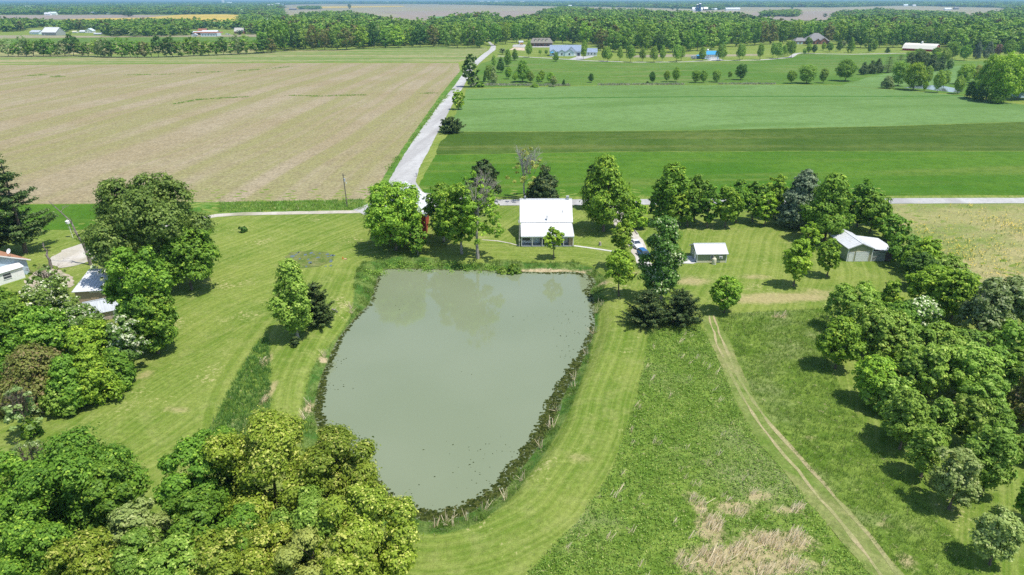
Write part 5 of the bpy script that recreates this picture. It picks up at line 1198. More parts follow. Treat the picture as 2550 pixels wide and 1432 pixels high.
YD = [(1384,153.3,130,17,'egg','g','dense dark round tree before the blue and white house'),(1345,137.5,123.5,9,'young','m','sapling on the lawn left of the blue and white house, left one'),(1360,137.5,124,9,'young','m','sapling on the lawn left of the blue and white house, right one'),
 (2003,135,119.4,12,'oval','m','small tree at the bend of the farm lane'),(2013,133.5,109,16,'oval','y','yellowish tree at the bend of the farm lane'),(2027,134.2,111,14,'oval','d','darker tree right of the yellowish one at the lane bend'),
 (2012,113,92,20,'egg','g','tree before the left side of the hip roofed brick house'),(2050,125.5,106,12,'oval','y','slim tree before the hip roofed brick house'),(2065,129.5,106,20,'round','g','round tree right before the hip roofed brick house'),
 (2089,127.5,101.6,16,'egg','d','dark pointed tree right of the brick house'),(2117.6,131,93,20,'cone','g','tall conical tree right of the dark pointed one'),(2164,131,110,12,'egg','d','small dark tree in the right yard'),(2176.6,128,103,16,'oval','g','green tree beside the small dark one in the right yard'),
 (2209.6,131.5,118,13,'bush','d','round bush before the wood right of the brick house'),(1251,136,120,26,'sparse','s','grey purple bare tree at the lane entrance'),(2100,120,103,22,'sparse','s','bare grey shrub beside the brick house')]
for px, by_, ty_, w_, k_, c_, lb in YD: TC(px, by_, ty_, w_, k_, c_, lb, lod=0)
PA = [(1247,181,143,21,'egg','d'),(1230,166,137,14,'egg','m'),(1264.5,166,123.5,22,'egg','g'),(1282,151,122,18,'egg','g'),(1301.6,204,149.6,44,'egg','g'),(1266,197,167.5,20,'oval','y'),(1282,206,182.5,14,'young','y'),(1321,206,178.5,20,'oval','m'),
 (1348,204,175.7,22,'oval','y'),(1341,208,186,14,'oval','y'),(1371.6,207,180,22,'oval','y'),(1378.4,216,189,20,'oval','p'),(1403.7,213,197.6,9,'egg','d'),(1471.7,205.5,183.4,17,'oval','d'),(1624,207.4,178.4,19,'oval','d'),(1659.8,203.6,175.7,18,'oval','y'),
 (1683,204,168,23,'oval','y'),(1732.5,205.5,175.7,26,'round','g'),(1751.7,206.3,175.7,20,'round','g'),(1783.3,204.7,174,25,'round','m'),(1816,199,177,12,'young','m'),(1843.7,199,160.6,31,'round','d'),(1612,208,202,9,'bush','d'),
 (1207,204,175.7,9,'cone','d'),(1229.6,207,166,24,'cone','s'),(1217,203,162,20,'round','m'),(1969.4,208,175.7,27,'oval','g'),(2008,208,162,48,'round','m'),(2049,207,170,22,'oval','m'),(2104,202,148,52,'round','g'),(1332,217,208,26,'bush','y'),(1185,150,140,8,'bush','d')]
for i, (px, by_, ty_, w_, k_, c_) in enumerate(PA):
    nm = {'y': 'bright', 'd': 'dark', 'g': 'green', 'm': 'light green', 'p': 'pale', 's': 'silvery'}[c_]
    TC(px, by_, ty_, w_, k_, c_, '%s %s on the pasture, %s from the road rightwards' % (nm, 'shrub' if k_ == 'bush' else 'tree', ORD[sorted(range(len(PA)), key=lambda j: PA[j][0]).index(i)]), 'trees planted on the pasture', lod=0)
ROADT = [(1172,217,136,42,'column','c','tall cottonwood beside the gravel road beyond the crop'),(1194,217,204,26,'bush','g','low bush at the foot of the roadside cottonwood'),(1142,273,224,34,'round','y','round roadside bush halfway along the gravel road'),(1122,330,291,58,'juniper','e','dark wide evergreen shrub at the corner of the dark hay field')]
for px, by_, ty_, w_, k_, c_, lb in ROADT: TU(px, by_, ty_, w_, k_, c_, lb, scale_leaf=.8)
RC = [(2149,186,155,24,'cone','e'),(2168.4,184,151,28,'cone','e'),(2184,182,146,28,'cone','e'),(2209.6,181,140,42,'spruce','k'),(2236,179,135,38,'spruce','e'),(2262,179,132,36,'cone','e'),(2289,178,128,40,'round','e'),(2318,177,134,40,'cone','e'),(2340,176,140,30,'cone','e'),(2363,175,148,20,'round','c'),
 (2207,220,189.4,38,'bush','s'),(2272.7,224.5,156.5,56,'round','y'),(2236,214,153.7,44,'round','m'),(2301.5,227,201.8,14,'oval','y'),(2333,231,175.7,30,'oval','m'),(2305,216,165,26,'oval','m'),(2349.6,215,175.7,30,'oval','m'),(2384,234,189.4,28,'oval','m'),(2399,210,160,40,'round','y'),(2428,206,162,28,'round','a'),
 (2454,249,137,66,'round','y'),(2492,256,134.5,76,'round','y'),(2532,249,137,64,'round','y'),(2414,244,203,32,'bush','d'),(2481,257,217,46,'bush','y'),(2565,248,137,66,'round','y'),(2436,252,210,34,'bush','d'),
 (2370,147,105,32,'round','g'),(2400,151,112,28,'oval','g'),(2430,147,104,26,'cone','b'),(2458,145,103,26,'cone','b'),(2484,141,110,20,'oval','r'),(2510,143,100,34,'round','g'),(2545,140,98,34,'round','g'),(2270,150,128,34,'round','m'),(2305,158,133,36,'round','g'),(2335,152,130,30,'round','y'),(2352,158,120,26,'oval','m'),(2330,140,118,26,'oval','g'),(2290,135,121,24,'oval','g')]
QL = {'y': 'sunlit yellow green', 'e': 'dark blue green evergreen', 'k': 'dark layered pine', 'c': 'grey dark', 's': 'willowy grey green', 'm': 'light green', 'a': 'tan tinted', 'd': 'dark', 'g': 'deep green', 'b': 'bluish evergreen', 'r': 'pinkish brown'}
cnt = {}; order = sorted(range(len(RC)), key=lambda j: RC[j][0])
for j in order:
    px, by_, ty_, w_, k_, c_ = RC[j]; row = 'before the crop edge' if by_ > 200 else 'in the evergreen belt' if by_ > 170 else 'at the wood edge by the gambrel barn'
    q = '%s %s %s' % (QL[c_], 'shrub' if k_ == 'bush' else 'tree', row); cnt[q] = cnt.get(q, 0)+1
    TC(px, by_, ty_, w_, k_, c_, '%s, %s from the left' % (q, ORD[cnt[q]-1]), 'trees at the upper right', lod=0)
# hedgerow behind the ploughed field
rh = random.Random(21); HB = [(15,141),(200,139.5),(280,143),(400,143),(500,139),(600,135),(690,131)]
def interp(tab, x):
    for (a, b), (c, d) in zip(tab, tab[1:]):
        if a <= x <= c: return b+(d-b)*(x-a)/(c-a)
    return tab[0][1] if x < tab[0][0] else tab[-1][1]
HT = {0:(95,'s'),3:(100,'g'),5:(97,'g'),8:(84,'d'),9:(104,'g'),12:(95,'s'),15:(95,'g')}
px = 22; i = 0
while px < 690 and i < 38:
    w_ = rh.uniform(26, 44); ty_ = rh.uniform(86, 106); c_ = rh.choice(['g','g','d','g','m','n','s']); k_ = rh.choice(['egg','round','round','oval'])
    if i in HT: ty_, c_ = HT[i]; w_ = 38 if i in (0, 8) else w_
    TC(px, interp(HB, px), ty_, w_, k_, c_, '%s tree from the left in the hedgerow behind the ploughed field' % ORD[i], 'hedgerow trees behind the ploughed field', lod=1, rnd=rh)
    px += w_*rh.uniform(.45, .62); i += 1
# far single trees
for px, by_, ty_, w_, lb in ((486,52,40.5,10,'small dark tree alone in the yellow field'),(871,22.5,9.5,10,'tree alone in the middle of the far stubble field'),(597,87,75,16,'small dark tree before the brick house'),(1674,25,15,12,'round tree left of the silo farm, larger one'),(1687,25,18,8,'round tree left of the silo farm, smaller one'),(1972,25,12,8,'dark slim tree alone at the right field edge'),(2054,43,33,12,'round tree alone on the right stubble field'),
 (320,42,27,38,'dark tree clump standing out at the mauve field edge')): TC(px, by_, ty_, w_, 'round', 'd', lb, lod=1)
# front of the big wood: every trunk one can tell apart
FE = [(655,131),(700,128.5),(740,125.5),(820,125),(920,121.5),(1000,118),(1100,116.5),(1180,121),(1212,119)]
FE2 = [(1232,113),(1290,106),(1320,102),(1380,107),(1450,111),(1500,128),(1560,131),(1640,131),(1720,128),(1745,126),(1840,116),(1900,112),(1985,104),(2070,106),(2110,117),(2180,120),(2270,118),(2340,122)]
def wood_front(tab, lab, grp, ty_off, seed, rows, n0):
    rw = random.Random(seed); n = n0
    for r_ in range(rows):
        px = tab[0][0]+r_*6
        while px < tab[-1][0]-2:
            by_ = interp(tab, px)-r_*4.5+rw.uniform(-.8, .8); x, y = P(px, by_); H = rw.uniform(19, 27); W2 = rw.uniform(6.5, 10)
            c_ = rw.choice(['g','g','m','d','g','m','n','y']); nm = {'g': 'deep green', 'm': 'light green', 'd': 'dark', 'n': 'brownish', 'y': 'yellowish'}[c_]
            copy_tree(x, y, H, W2, rw.choice(['egg','forest','forest','round']), c_, '%s broadleaf tree %s' % (nm, lab), grp+' ('+nm+')', lod=1, rnd=rw)
            n += 1; px += wpx(W2*2, y)*rw.uniform(.62, .92)
    return n
n1 = wood_front(FE, 'in the front edge of the dense wood left of the road', 'front trees of the wood left of the road', 0, 31, 1, 0)
n2 = wood_front(FE2, 'in the front edge of the big wood right of the road', 'front trees of the big wood right of the road', 0, 33, 1, 0)
HAZE = 0.0001
# ------------------------------------------------------------------ woods that read as one mass (geometry nodes, not counted)
_ng = {}
def wood_nodes(protos):
    key = tuple(o.name for o in protos)
    if key in _ng: return _ng[key]
    ng = bpy.data.node_groups.new('wood', 'GeometryNodeTree'); ng.interface.new_socket('Geometry', in_out='INPUT', socket_type='NodeSocketGeometry'); ng.interface.new_socket('Geometry', in_out='OUTPUT', socket_type='NodeSocketGeometry')
    i = ng.nodes.new('NodeGroupInput'); o = ng.nodes.new('NodeGroupOutput'); j = ng.nodes.new('GeometryNodeJoinGeometry')
    def named(nm, ty): a = ng.nodes.new('GeometryNodeInputNamedAttribute'); a.data_type = ty; a.inputs[0].default_value = nm; return a.outputs[0]
    for k, p in enumerate(protos):
        oi = ng.nodes.new('GeometryNodeObjectInfo'); oi.inputs['Object'].default_value = p; oi.inputs['As Instance'].default_value = True
        ip = ng.nodes.new('GeometryNodeInstanceOnPoints'); cmp = ng.nodes.new('FunctionNodeCompare'); cmp.data_type = 'INT'; cmp.operation = 'EQUAL'
        ng.links.new(named('kind_id', 'INT'), cmp.inputs[2]); cmp.inputs[3].default_value = k
        ng.links.new(i.outputs[0], ip.inputs['Points']); ng.links.new(cmp.outputs[0], ip.inputs['Selection']); ng.links.new(oi.outputs['Geometry'], ip.inputs['Instance'])
        ng.links.new(named('turn', 'FLOAT_VECTOR'), ip.inputs['Rotation']); ng.links.new(named('size', 'FLOAT_VECTOR'), ip.inputs['Scale']); ng.links.new(ip.outputs[0], j.inputs[0])
    ng.links.new(j.outputs[0], o.inputs[0]); _ng[key] = ng; return ng
def scatter_obj(name, pts, turn, size, kid, protos, **k):
    me = bpy.data.meshes.new(name); n = len(pts); me.vertices.add(n); me.vertices.foreach_set('co', np.asarray(pts, dtype=np.float32).ravel())
    for nm, ty, a in (('turn', 'FLOAT_VECTOR', turn), ('size', 'FLOAT_VECTOR', size)):
        at = me.attributes.new(nm, ty, 'POINT'); at.data.foreach_set('vector', np.asarray(a, dtype=np.float32).ravel())
    at = me.attributes.new('kind_id', 'INT', 'POINT'); at.data.foreach_set('value', np.asarray(kid, dtype=np.int32))
    o = link(name, me, kind='stuff', **k); md = o.modifiers.new('scatter', 'NODES'); md.node_group = wood_nodes(protos); return o
def merged_proto(kind, var, lod, mat):
    cm, tm = proto(kind, var, lod)
    nv1, nv2 = len(cm.vertices), len(tm.vertices); a = np.empty(nv1*3, np.float32); cm.vertices.foreach_get('co', a); va = np.empty(len(cm.polygons), np.float32); ua = va.copy()
    cm.attributes['v'].data.foreach_get('value', va); cm.attributes['u'].data.foreach_get('value', ua)
    me = np_mesh('wood_tree', a, 4, {'v': va, 'u': ua}); me.materials.append(LEAF[mat])
    return bpy.data.objects.new('wood_tree', me)
PR = [merged_proto('forest', 1, 2, 'g'), merged_proto('forest', 2, 2, 'm'), merged_proto('round', 3, 2, 'm'), merged_proto('oval', 1, 2, 'd'), merged_proto('forest', 4, 2, 'n'), merged_proto('egg', 4, 2, 's')]
PRW = np.array([.27, .22, .22, .16, .08, .05])
def wood(name, label, poly_px, keep_out, sp0, sp1, hmin, hmax, seed, wmul=1.0, zt=0.0, rear=None, jitter=.42):
    """trees over a ground outline given by front foot pixels and rear skyline pixels (tree tops at ~16 m)"""
    rg = np.random.default_rng(seed); poly = PP(poly_px)+(PP(rear, 21.0) if rear else [])
    xs_ = [p[0] for p in poly]; ys_ = [p[1] for p in poly]; pts = []; y = min(ys_)
    while y < max(ys_):
        sp = sp0 + max(0, y-700)*sp1; n = int((max(xs_)-min(xs_))/sp)+1; x = min(xs_)+np.arange(n)*sp+rg.uniform(-jitter, jitter, n)*sp; yy = y+rg.uniform(-jitter, jitter, n)*sp
        pts.append(np.stack([x, yy, np.full(n, sp)], 1)); y += sp*.9
    pts = np.concatenate(pts); k = inside(pts[:, 0], pts[:, 1], poly)
    # only what the photo's wide view can hold, with a margin
    k &= np.abs(pts[:, 0]) < pts[:, 1]*1.0+60
    for ko in keep_out: k &= ~inside(pts[:, 0], pts[:, 1], PP(ko))
    pts = pts[k]; n = len(pts); sp = pts[:, 2]; W2 = sp*rg.uniform(.46, .80, n)*wmul; H = rg.uniform(hmin, hmax, n); H *= 1+.12*np.sin(pts[:, 0]*.013)*np.cos(pts[:, 1]*.006)
    co = np.stack([pts[:, 0], pts[:, 1], np.full(n, zt)], 1); turn = np.stack([np.zeros(n), np.zeros(n), rg.uniform(0, 6.28, n)], 1); size = np.stack([W2, W2, H/2.4], 1)
    kid = rg.choice(len(PR), n, p=PRW); print(name, n); return scatter_obj(name, co, turn, size, kid, PR, label=label, cat='wood')
SITES = [[(1313,122),(1388,122),(1384,97),(1318,98)],[(1365,150),(1495,156),(1495,118),(1375,112)],[(1265,126),(1312,121),(1306,99),(1270,104)],[(1730,152),(1800,152),(1796,130),(1735,132)],[(1975,118),(2075,116),(2070,96),(1975,98)],[(2255,140),(2350,140),(2350,116),(2262,116)],[(1560,113),(1605,112),(1600,103),(1562,104)]]
wood('dense_wood', 'dense green wood filling the ground behind the fields left of the road', [(660,128),(740,122),(820,121.5),(920,118),(1000,114.5),(1100,113),(1180,117),(1215,114)], SITES, 13.5, .004, 13, 24, 1,
     rear=[(1225,33),(1200,31),(1080,41),(1060,45),(1000,45),(900,29),(830,27),(750,31),(700,42),(655,52)])
wood('dense_wood', 'big dense green wood behind the houses right of the road', [(1228,108),(1290,101),(1320,96),(1380,100),(1450,104),(1500,122),(1560,125),(1640,125),(1720,122),(1745,119),(1840,110),(1900,106),(1985,98),(2070,100),(2110,111),(2180,114),(2270,112),(2340,116),(2380,134),(2440,132),(2560,128),(2750,120)], SITES, 13.5, .004, 13, 24, 2,
     rear=[(2750,14),(2550,16),(2470,26),(2400,41),(2300,45),(2200,38),(2090,38),(2060,46),(2000,48),(1950,46),(1870,36),(1820,29),(1760,31),(1680,29),(1600,21),(1480,21),(1440,15),(1390,16),(1350,26),(1300,39),(1230,36)])
FK = [[(-60,48.5),(420,49),(520,40),(300,37),(-60,38.5)],[(160,52),(420,53.5),(745,54),(745,44),(560,36),(450,37),(360,44),(160,47)],[(90,62),(750,66),(740,55),(100,53)]]
FARMS = [[(60,90),(155,92),(150,72),(70,72)],[(172,86),(258,90),(255,76),(175,76)],[(468,94),(612,94),(612,74),(470,74)]]
wood('left_grove', 'groves of green trees around the far left farms', [(-300,82),(0,80),(60,78),(70,70),(150,68),(160,82),(175,75),(235,76),(255,90),(330,92),(400,91),(470,89),(478,74),(560,72),(575,83),(612,86),(660,88),(660,70),(600,70),(560,71),(470,69),(380,66),(300,67),(230,67),(150,68),(100,66),(-300,66)], FARMS, 11, .004, 12, 18, 3)
ALLK = FK + [[(700,12),(800,10),(1100,10.5),(1290,15),(1470,17),(1720,22.5),(1850,18),(2070,19),(2250,14.5),(2500,20),(2500,45),(2200,50),(1960,52),(1700,40),(1400,34),(1100,52),(900,48),(700,44)],[(1035,8.9),(1190,9.5),(1190,6.2),(1050,5.8)]]
TOWN = [[(xl-4, by_+1.2),(xr+4, by_+1.2),(xr+4, by_-1.2),(xl-4, by_-1.2)] for xl, xr, by_, ty_, lb, wm, rm in FB if by_ < 60]
wood('far_woodland', 'blue green woodland stretching to the horizon', [(-900,38.0),(300,36.5),(450,36.5),(560,34.5),(640,42),(700,43),(705,14),(800,9.6),(1100,10),(1290,14.6),(1470,16.6),(1720,22),(1850,17.6),(2070,18.6),(2250,14),(2330,22),(2500,24),(2600,22),(3400,20),(3400,4),(1275,3.6),(-900,6)], ALLK+TOWN, 13, .0085, 12, 19, 4, wmul=1.1)
wood('ridge_grove', 'line of dark trees and hedges on the low ridge at the upper right', [(2070,52),(2110,49),(2200,52),(2290,55),(2330,50),(2400,60),(2420,50),(2340,42),(2290,40),(2180,33),(2130,37),(2080,42)], TOWN, 11, .005, 11, 18, 5)
wood('ridge_grove', 'loose clump of far trees between wood and right stubble field', [(1895,42),(1985,43),(1990,36),(1900,37)], [], 12, .006, 12, 18, 6)
wood('field_copse', 'small far copse at the field edge below the village', [(745,24),(800,24),(795,20),(752,19)], [], 13, .006, 11, 16, 7)
wood('field_copse', 'thin line of trees before the far town', [(1095,11.2),(1195,12),(1250,13.5),(1290,14.2),(1290,12.6),(1200,10.5),(1100,9.8)], [], 14, .005, 9, 14, 8)
wood('field_copse', 'trees around the silo farm', [(1762,26),(1800,25),(1800,20),(1765,20)], TOWN, 13, .005, 12, 17, 9)
wood('village_grove', 'trees among the houses on the bend of the far road', [(590,52),(620,46),(650,40),(700,38),(715,48),(690,60),(725,66),(650,66),(640,60)], TOWN+[[(650,59),(690,61),(690,50),(650,47)]], 12, .006, 10, 17, 10)

# ------------------------------------------------------------------ grass, weeds, reeds: tufts nobody could count
def field_points(rg, poly_list, dens, test=None):
    out = []
    for poly in poly_list:
        a = np.array(poly); x0, y0 = a.min(0); x1, y1 = a.max(0); y0 = max(y0, 40); n = int((x1-x0)*(y1-y0)*dens)
        X = rg.uniform(x0, x1, n); Y = rg.uniform(y0, y1, n); k = inside(X, Y, poly); out.append(np.stack([X[k], Y[k]], 1))
    return np.concatenate(out)
def dryness(x, y): return dryf(x, y)
def tufts(name, label, xy, z, hgt, nb, spread, mat, seed, lean=.35, width=.035, bent=.5, cat='grass', wind=(0, 0)):
    """several narrow bent blades per tuft, each blade one quad narrowing to its tip"""
    rg = np.random.default_rng(seed); n = len(xy)*nb; idx = np.repeat(np.arange(len(xy)), nb); hh = np.broadcast_to(hgt, len(xy))[idx]*rg.uniform(.55, 1.25, n)
    base = np.stack([xy[idx, 0]+rg.normal(0, spread, n), xy[idx, 1]+rg.normal(0, spread, n), z[idx]-.02], 1); a = rg.uniform(0, 6.28, n); ln = np.abs(rg.normal(0, lean, n))
    d = np.stack([np.cos(a)*ln+wind[0], np.sin(a)*ln+wind[1], np.ones(n)], 1); tip = base+d*hh[:, None]; s = rg.uniform(0, 6.28, n); side = np.stack([np.cos(s), np.sin(s), np.zeros(n)], 1)*(width*hh/.4)[:, None]
    tip[:, 2] -= bent*ln*hh*.5
    V = np.stack([base-side*.6, base+side*.6, tip+side*.35, tip-side*.35], 1).reshape(-1, 3); cv = rg.uniform(0, 1, len(xy))
    me = np_mesh(name, V, 4, {'v': np.clip(.6*cv[idx]+.4*rg.uniform(0, 1, n), 0, 1), 'u': np.clip(.5*rg.uniform(0, 1, len(xy))[idx]+.5*rg.uniform(0, 1, n), 0, 1)})
    return link(name, me, mat, kind='stuff', label=label, cat=cat)
G_MEAD = mat_leaf('meadow_blades', (.130,.230,.025), (.270,.390,.060), (.50,.45,.22), .13, .4, 0)
G_WEED = mat_leaf('clover_leaves', (.120,.250,.018), (.270,.430,.040), (.48,.52,.14), .08, .35, 0)
G_BANK = mat_leaf('bank_blades', (.115,.225,.022), (.250,.370,.050), (.56,.50,.28), .14, .4, 0)
G_DRY = mat_leaf('dry_blades', (.62,.49,.28), (.85,.71,.46), (.26,.34,.08), .15, .12, 0)
rg = np.random.default_rng(77)
def visible(xy):  # keep inside the wider view around the photo's frame
    return xy[np.abs(xy[:, 0]) < xy[:, 1]*.82+22]
m1 = visible(field_points(rg, [MEADOW1], 16)); dd_ = dryness(m1[:, 0], m1[:, 1]); lump = np.sin(m1[:, 0]*.6+np.sin(m1[:, 1]*.4)*2)*np.sin(m1[:, 1]*.5)
grn = m1[rg.uniform(0, 1, len(m1)) > dd_*.9]; C = np.stack([grn[:, 0], grn[:, 1], rg.uniform(.04, .34, len(grn))], 1)
C = np.concatenate([C, C+rg.normal(0, .14, C.shape)*[1, 1, .5], C+rg.normal(0, .14, C.shape)*[1, 1, .5]]); nn = unit(rg.normal(size=C.shape)*.55+[0, 0, 1])
V = leaf_quads(rg, C, nn, np.full(len(C), .17), .6)
link('weed_cover', np_mesh('weed_cover', V, 4, {'v': rg.uniform(0, 1, len(C)), 'u': rg.uniform(0, 1, len(C))}), G_WEED, kind='stuff', label='low leafy weeds covering the meadow between pond lawn and track', cat='weeds')
m2 = field_points(rg, [MEADOW3], 11); tufts('meadow_grass', 'darker rough grass strip on the lawn left of the pond', m2, gz(m2[:, 0], m2[:, 1]), .5, 7, .14, mat_leaf('rough_blades', (.060,.150,.018), (.125,.250,.035), (.34,.32,.16), .10, .3, 0), 55, .5)
m2 = visible(field_points(rg, [MEADOW2], 9)); tufts('meadow_grass', 'long soft grass of the meadow right of the track', m2, gz(m2[:, 0], m2[:, 1]), .38, 6, .13, G_MEAD, 5, .5)
m3 = visible(field_points(rg, [MEADOW1], 3)); tufts('meadow_grass', 'long grass standing among the weeds of the near meadow', m3, gz(m3[:, 0], m3[:, 1]), .45, 6, .12, G_MEAD, 6, .45)
bk_ = field_points(rg, [BANK], 12); s_ = sdf(bk_[:, 0], bk_[:, 1], POND, 30); bk_ = bk_[s_ < -.1]; dq = dryness(bk_[:, 0], bk_[:, 1]); bk_ = bk_[rg.uniform(0, 1, len(bk_)) > dq*.7]
tufts('bank_grass', 'tall grass along the bank of the pond', bk_, gz(bk_[:, 0], bk_[:, 1]), .42*(.45+.55*np.abs(np.sin(bk_[:, 0]*.8+1)*np.sin(bk_[:, 1]*.7))*1.6), 7, .14, G_BANK, 7, .6)
md = visible(field_points(rg, [MEADOW1, MEADOW2, MEADOW3], 14)); q_ = dryness(md[:, 0], md[:, 1])*(.35+.9*np.abs(np.sin(md[:, 0]*.9+md[:, 1]*.37)*np.sin(md[:, 1]*.8-md[:, 0]*.23))); md = md[rg.uniform(0, 1, len(md)) < np.clip((q_-.62)*1.5, 0, .5)+.004*(inside(md[:, 0], md[:, 1], MEADOW1))]
tufts('dry_grass', 'pale dry grass standing in patches of the meadow', md, gz(md[:, 0], md[:, 1]), (.6+.35*rg.uniform(0, 1, len(md))), 8, .14, G_DRY, 8, .30, .026, wind=(.5, .25))
# reed clumps along the shore: bundles of dry stalks
cl = []
for px, py in [(1385,1010),(1372,1055),(1345,1105),(1300,1192),(1258,1238),(1205,1265),(1162,1290),(1112,1300),(1085,1312),(1425,955),(1430,935),(1460,870),(1478,820),(1484,770),(1497,757),(872,768),(872,775),(805,880),(770,1000),(756,1040),(1128,1310)]:
    cl.append(P(px, py, -.5))
cl = np.array(cl); tufts('dry_reeds', 'clumps of pale dry reeds along the pond shore', cl, gz(cl[:, 0], cl[:, 1]), 1.3, 15, .2, mat_leaf('dry_reed', (.46,.36,.22), (.62,.52,.36), None, 0, .2, 0), 9, .5, .018, cat='reeds')
# dry field flowers and tufts
dpoly = PP([(2200,512),(2560,512),(2620,700),(2550,720),(2440,700),(2390,685),(2330,635),(2270,590),(2225,548)])
df = field_points(rg, [dpoly], .5); tufts('field_grass', 'thin grass tufts over the dry field', df, np.zeros(len(df)), .4, 5, .2, mat_leaf('field_blades', (.46,.40,.22), (.56,.50,.30), (.16,.26,.05), .25, .3, 0), 10, .6, .05)
fl = []; 
for px, py, s, n in ((2430,560,3,14),(2440,650,6,90),(2400,640,5,40),(2470,545,5,40),(2510,560,3,70),(2545,580,3,60),(2380,510,8,30),(2280,565,3,22),(2300,580,3,14),(2380,620,6,40),(2480,630,8,60),(2500,690,8,50),(2540,650,6,30),(2350,630,5,30),(2420,600,9,50)):
    x, y = P(px, py); fl.append(np.stack([rg.normal(x, s, n), rg.normal(y, s*1.3, n)], 1))
fl = np.concatenate(fl); fl = fl[inside(fl[:, 0], fl[:, 1], dpoly)]; C = np.stack([fl[:, 0], fl[:, 1], np.full(len(fl), .75)], 1); C = np.repeat(C, 3, 0)+rg.normal(0, 1, (len(C)*3, 3))*[.15, .15, .10]
V = leaf_quads(rg, C, unit(rg.normal(size=C.shape)*.4+[0, -.3, 1]), np.full(len(C), .17), .8)
fy_ = mat_leaf('yellow_flower', (.62,.42,.01), (.75,.56,.02), None, 0, .2, 0)
link('yellow_flowers', np_mesh('yellow_flowers', V, 4, {'v': rg.uniform(0, 1, len(C)), 'u': rg.uniform(0, 1, len(C))}), fy_, kind='stuff', label='yellow flowering weeds scattered over the dry field', cat='flowers')
tufts('flower_stalks', 'green stalks under the yellow flowers', fl, np.zeros(len(fl)), .7, 2, .1, G_MEAD, 12, .2, .04, cat='weeds')
wl = []
for line, wd, dn in (([(370,258),(430,260),(500,248),(620,241),(720,238),(800,240),(900,237),(1090,232)], 1.6, 2.2), ([(320,187),(400,186),(480,182),(570,178),(650,173),(740,165)], 3.0, .8), ([(70,190),(110,186),(150,192)], 3.5, 1.2), ([(440,216),(520,214)], 2.5, .8), ([(1090,262),(1130,222)], 1.2, 1.5), ([(930,470),(1040,330),(1090,262)], 1.0, 2)):
    q = PP(line)
    for (x0, y0), (x1, y1) in zip(q, q[1:]):
        L = math.dist((x0, y0), (x1, y1)); n = int(L*dn*wd); t = rg.uniform(0, 1, n); keep = np.sin(t*L*.11+x0)+np.sin(t*L*.05+y0) > -.5
        wl.append(np.stack([x0+(x1-x0)*t+rg.normal(0, wd*.5, n), y0+(y1-y0)*t+rg.normal(0, wd*.6, n)], 1)[keep])
wl = np.concatenate(wl); tufts('field_weeds', 'lines of green weeds left growing across the ploughed field', wl, np.full(len(wl), .02), .45, 7, .45, G_BANK, 15, .6, .16, cat='weeds')
# roadside weeds below the ploughed field and flower strip by the meadow edge
vp = field_points(rg, [PP([(545,505),(905,498),(905,522),(700,527),(545,528)])], 3); tufts('ditch_grass', 'rank grass in the ditch below the ploughed field', vp, np.zeros(len(vp)), .6, 6, .25, G_BANK, 13, .5, .06)
vp = field_points(rg, [PP([(1170,214),(1280,214),(1420,214.5),(1420,211),(1280,211),(1175,209)]), PP([(1490,213),(1705,211.5),(1705,209),(1490,210.5)]), PP([(1790,211),(1930,210.5),(1930,208.5),(1790,209)])], .8)
tufts('pale_weeds', 'strip of pale seeding weeds between the crop and the pasture', vp, np.zeros(len(vp)), 1.0, 6, .4, mat_leaf('seed_heads', (.36,.36,.22), (.52,.50,.38), (.2,.26,.1), .3, .3, 0), 14, .3, .09)
# shrubs and brush on the top bank
bp = PP([(905,668),(960,648),(1060,645),(1190,652),(1230,655),(1290,657),(1290,668),(1200,670),(1100,671),(1000,668),(950,672),(905,700)]); bpt = field_points(rg, [bp], .8)
C = np.repeat(np.stack([bpt[:, 0], bpt[:, 1], gz(bpt[:, 0], bpt[:, 1])+.35], 1), 34, 0); C += rg.normal(0, 1, C.shape)*[.38, .38, .26]
C = C[rg.uniform(0, 1, len(C)) < 1.0]; V = leaf_quads(rg, C, unit(rg.normal(size=C.shape)*.7+[0, 0, 1]), np.full(len(C), .24), .6); cvv = np.repeat(rg.uniform(0, 1, len(bpt)), 34)
link('bank_brush', np_mesh('bank_brush', V, 4, {'v': np.clip(.6*cvv+.4*rg.uniform(0, 1, len(C)), 0, 1), 'u': rg.uniform(0, 1, len(C))}), LEAF['m'], kind='stuff', label='low yellow green brush on the far bank of the pond', cat='brush')
TU(1280, 664, 640, 38, 'bush', 'g', 'round green bush on the bank before the farmhouse'); TU(1252, 664, 647, 30, 'bush', 'm', 'smaller bush left of the round green bush on the bank')
# floating water weed
def weed_mat():
    g = N('water_weed'); p = g.pos(); col = g.mix(g.rng(g.noise(p, 2.2, 4, .7), .4, .62), (.018,.028,.007), (.062,.078,.018)); col = g.mix(g.rng(g.noise(p, 6, 3), .6, .7), col, (.15,.14,.05)); g.bsdf(col, 1.0, 0.0, g.bump(g.noise(p, 5, 3), .8, .06)); return g.m
def blobs(pts, rad, z, rg):
    n = len(pts); k = 7; a = np.arange(k)/k*2*np.pi; r = rad[:, None]*rg.uniform(.45, 1.15, (n, k)); el = rg.uniform(.6, 1.5, n)
    X = pts[:, 0, None]+np.cos(a)*r*el[:, None]; Y = pts[:, 1, None]+np.sin(a)*r; return np.stack([X, Y, np.repeat((z+rg.uniform(0, .03, n))[:, None], k, 1)], 2).reshape(-1, 3)
bx0 = np.array(POND); X = rg.uniform(bx0[:, 0].min(), bx0[:, 0].max(), 120000); Y = rg.uniform(bx0[:, 1].min(), bx0[:, 1].max(), 120000); s_ = sdf(X, Y, POND, 20)
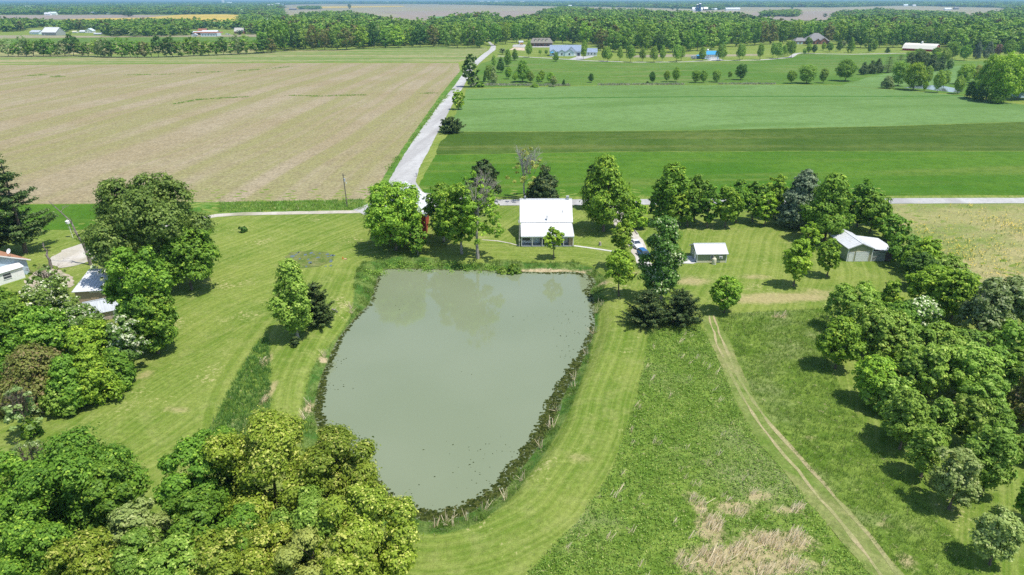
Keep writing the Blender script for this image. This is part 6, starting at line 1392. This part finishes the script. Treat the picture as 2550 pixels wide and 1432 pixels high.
# width of the weed belt differs along the shore: (pixel, metres wide, density)
BELT = [(1470,850,1.0,.5),(1455,870,1.6,.6),(1430,930,2.4,.9),(1395,985,2.6,1),(1370,1060,2.6,1),(1325,1120,2.2,1),(1290,1170,2.2,1),(1240,1225,2.2,1),(1180,1258,2.4,1.1),(1120,1280,2.6,1.1),(1060,1285,2.4,1.1),(1015,1275,1.6,1),(1476,780,.9,.35),(1478,720,1.5,.35),(1440,695,2.2,.22),(1380,685,1.2,.3),
        (800,1060,1.6,.9),(800,1010,1.6,.9),(815,950,1.2,.7),(840,880,1.0,.7),(870,830,.8,.5),(895,790,.7,.3),(930,740,.8,.3),(950,710,.8,.3),(1000,675,.4,.2),(1150,676,.4,.2),(900,1170,1,.5),(960,1240,1.3,.8)]
bp_ = np.array([P(a, b, WZ) for a, b, _, _ in BELT]); bw_ = np.array([c for _, _, c, _ in BELT]); bd_ = np.array([d for _, _, _, d in BELT])
k = (s_ > -.1) & (s_ < 5); X, Y, s_ = X[k], Y[k], s_[k]; wgt = np.exp(-((X[:, None]-bp_[:, 0])**2+(Y[:, None]-bp_[:, 1])**2)/18.0)+1e-9; bw = .72*(wgt*bw_).sum(1)/wgt.sum(1); bd = (wgt*bd_).sum(1)/wgt.sum(1)
pr = np.clip(1.3-(s_/bw)**2, 0, 1)*bd; patch = .5+.5*np.sin(X*1.7+np.sin(Y*1.3)*2)*np.sin(Y*1.9+np.cos(X)*1.5); pr = np.where(s_ < bw*.75, pr, pr*patch); k = rg.uniform(0, 1, len(X)) < pr; X, Y = X[k], Y[k]
ex = []
for px, py, s, n in ((1180,1140,4,14),(1230,1150,3,16),(1100,1200,4,8),(1440,780,3.5,30),(1450,830,3,30),(1300,1110,3,14),(1172,940,1,3),(1400,800,4,14),(1190,1200,3,12),(830,960,1.5,16),(840,900,1.2,16),(985,760,3,14),(1425,880,2,22)):
    x, y = P(px, py, WZ); ex.append(np.stack([rg.normal(x, s, n), rg.normal(y, s*.8, n)], 1))
ex = np.concatenate(ex); se = sdf(ex[:, 0], ex[:, 1], POND, 20); ex = ex[se > .3]
pts = np.concatenate([np.stack([X, Y], 1), ex]); rad = np.concatenate([rg.uniform(.10, .30, len(X)), rg.uniform(.04, .11, len(ex))]); print('weed', len(pts))
link('water_weed', np_mesh('water_weed', blobs(pts, rad, WZ+.015, rg), 7), weed_mat(), kind='stuff', label='dark floating weed along the pond shore', cat='weed')

# ------------------------------------------------------------------ air: even haze round the camera and the whole ground
hz = M().box(-21000, 21000, -600, 23000, -4.0, 56.0)
g = N('haze_air'); v_ = g.n('ShaderNodeVolumePrincipled', {'Color': (.42, .76, 1.0), 'Density': HAZE, 'Anisotropy': .3}); g.t.links.new(v_.outputs[0], g.out.inputs['Volume'])
if HAZE > 0: hz.build('haze', g.m, kind='stuff')
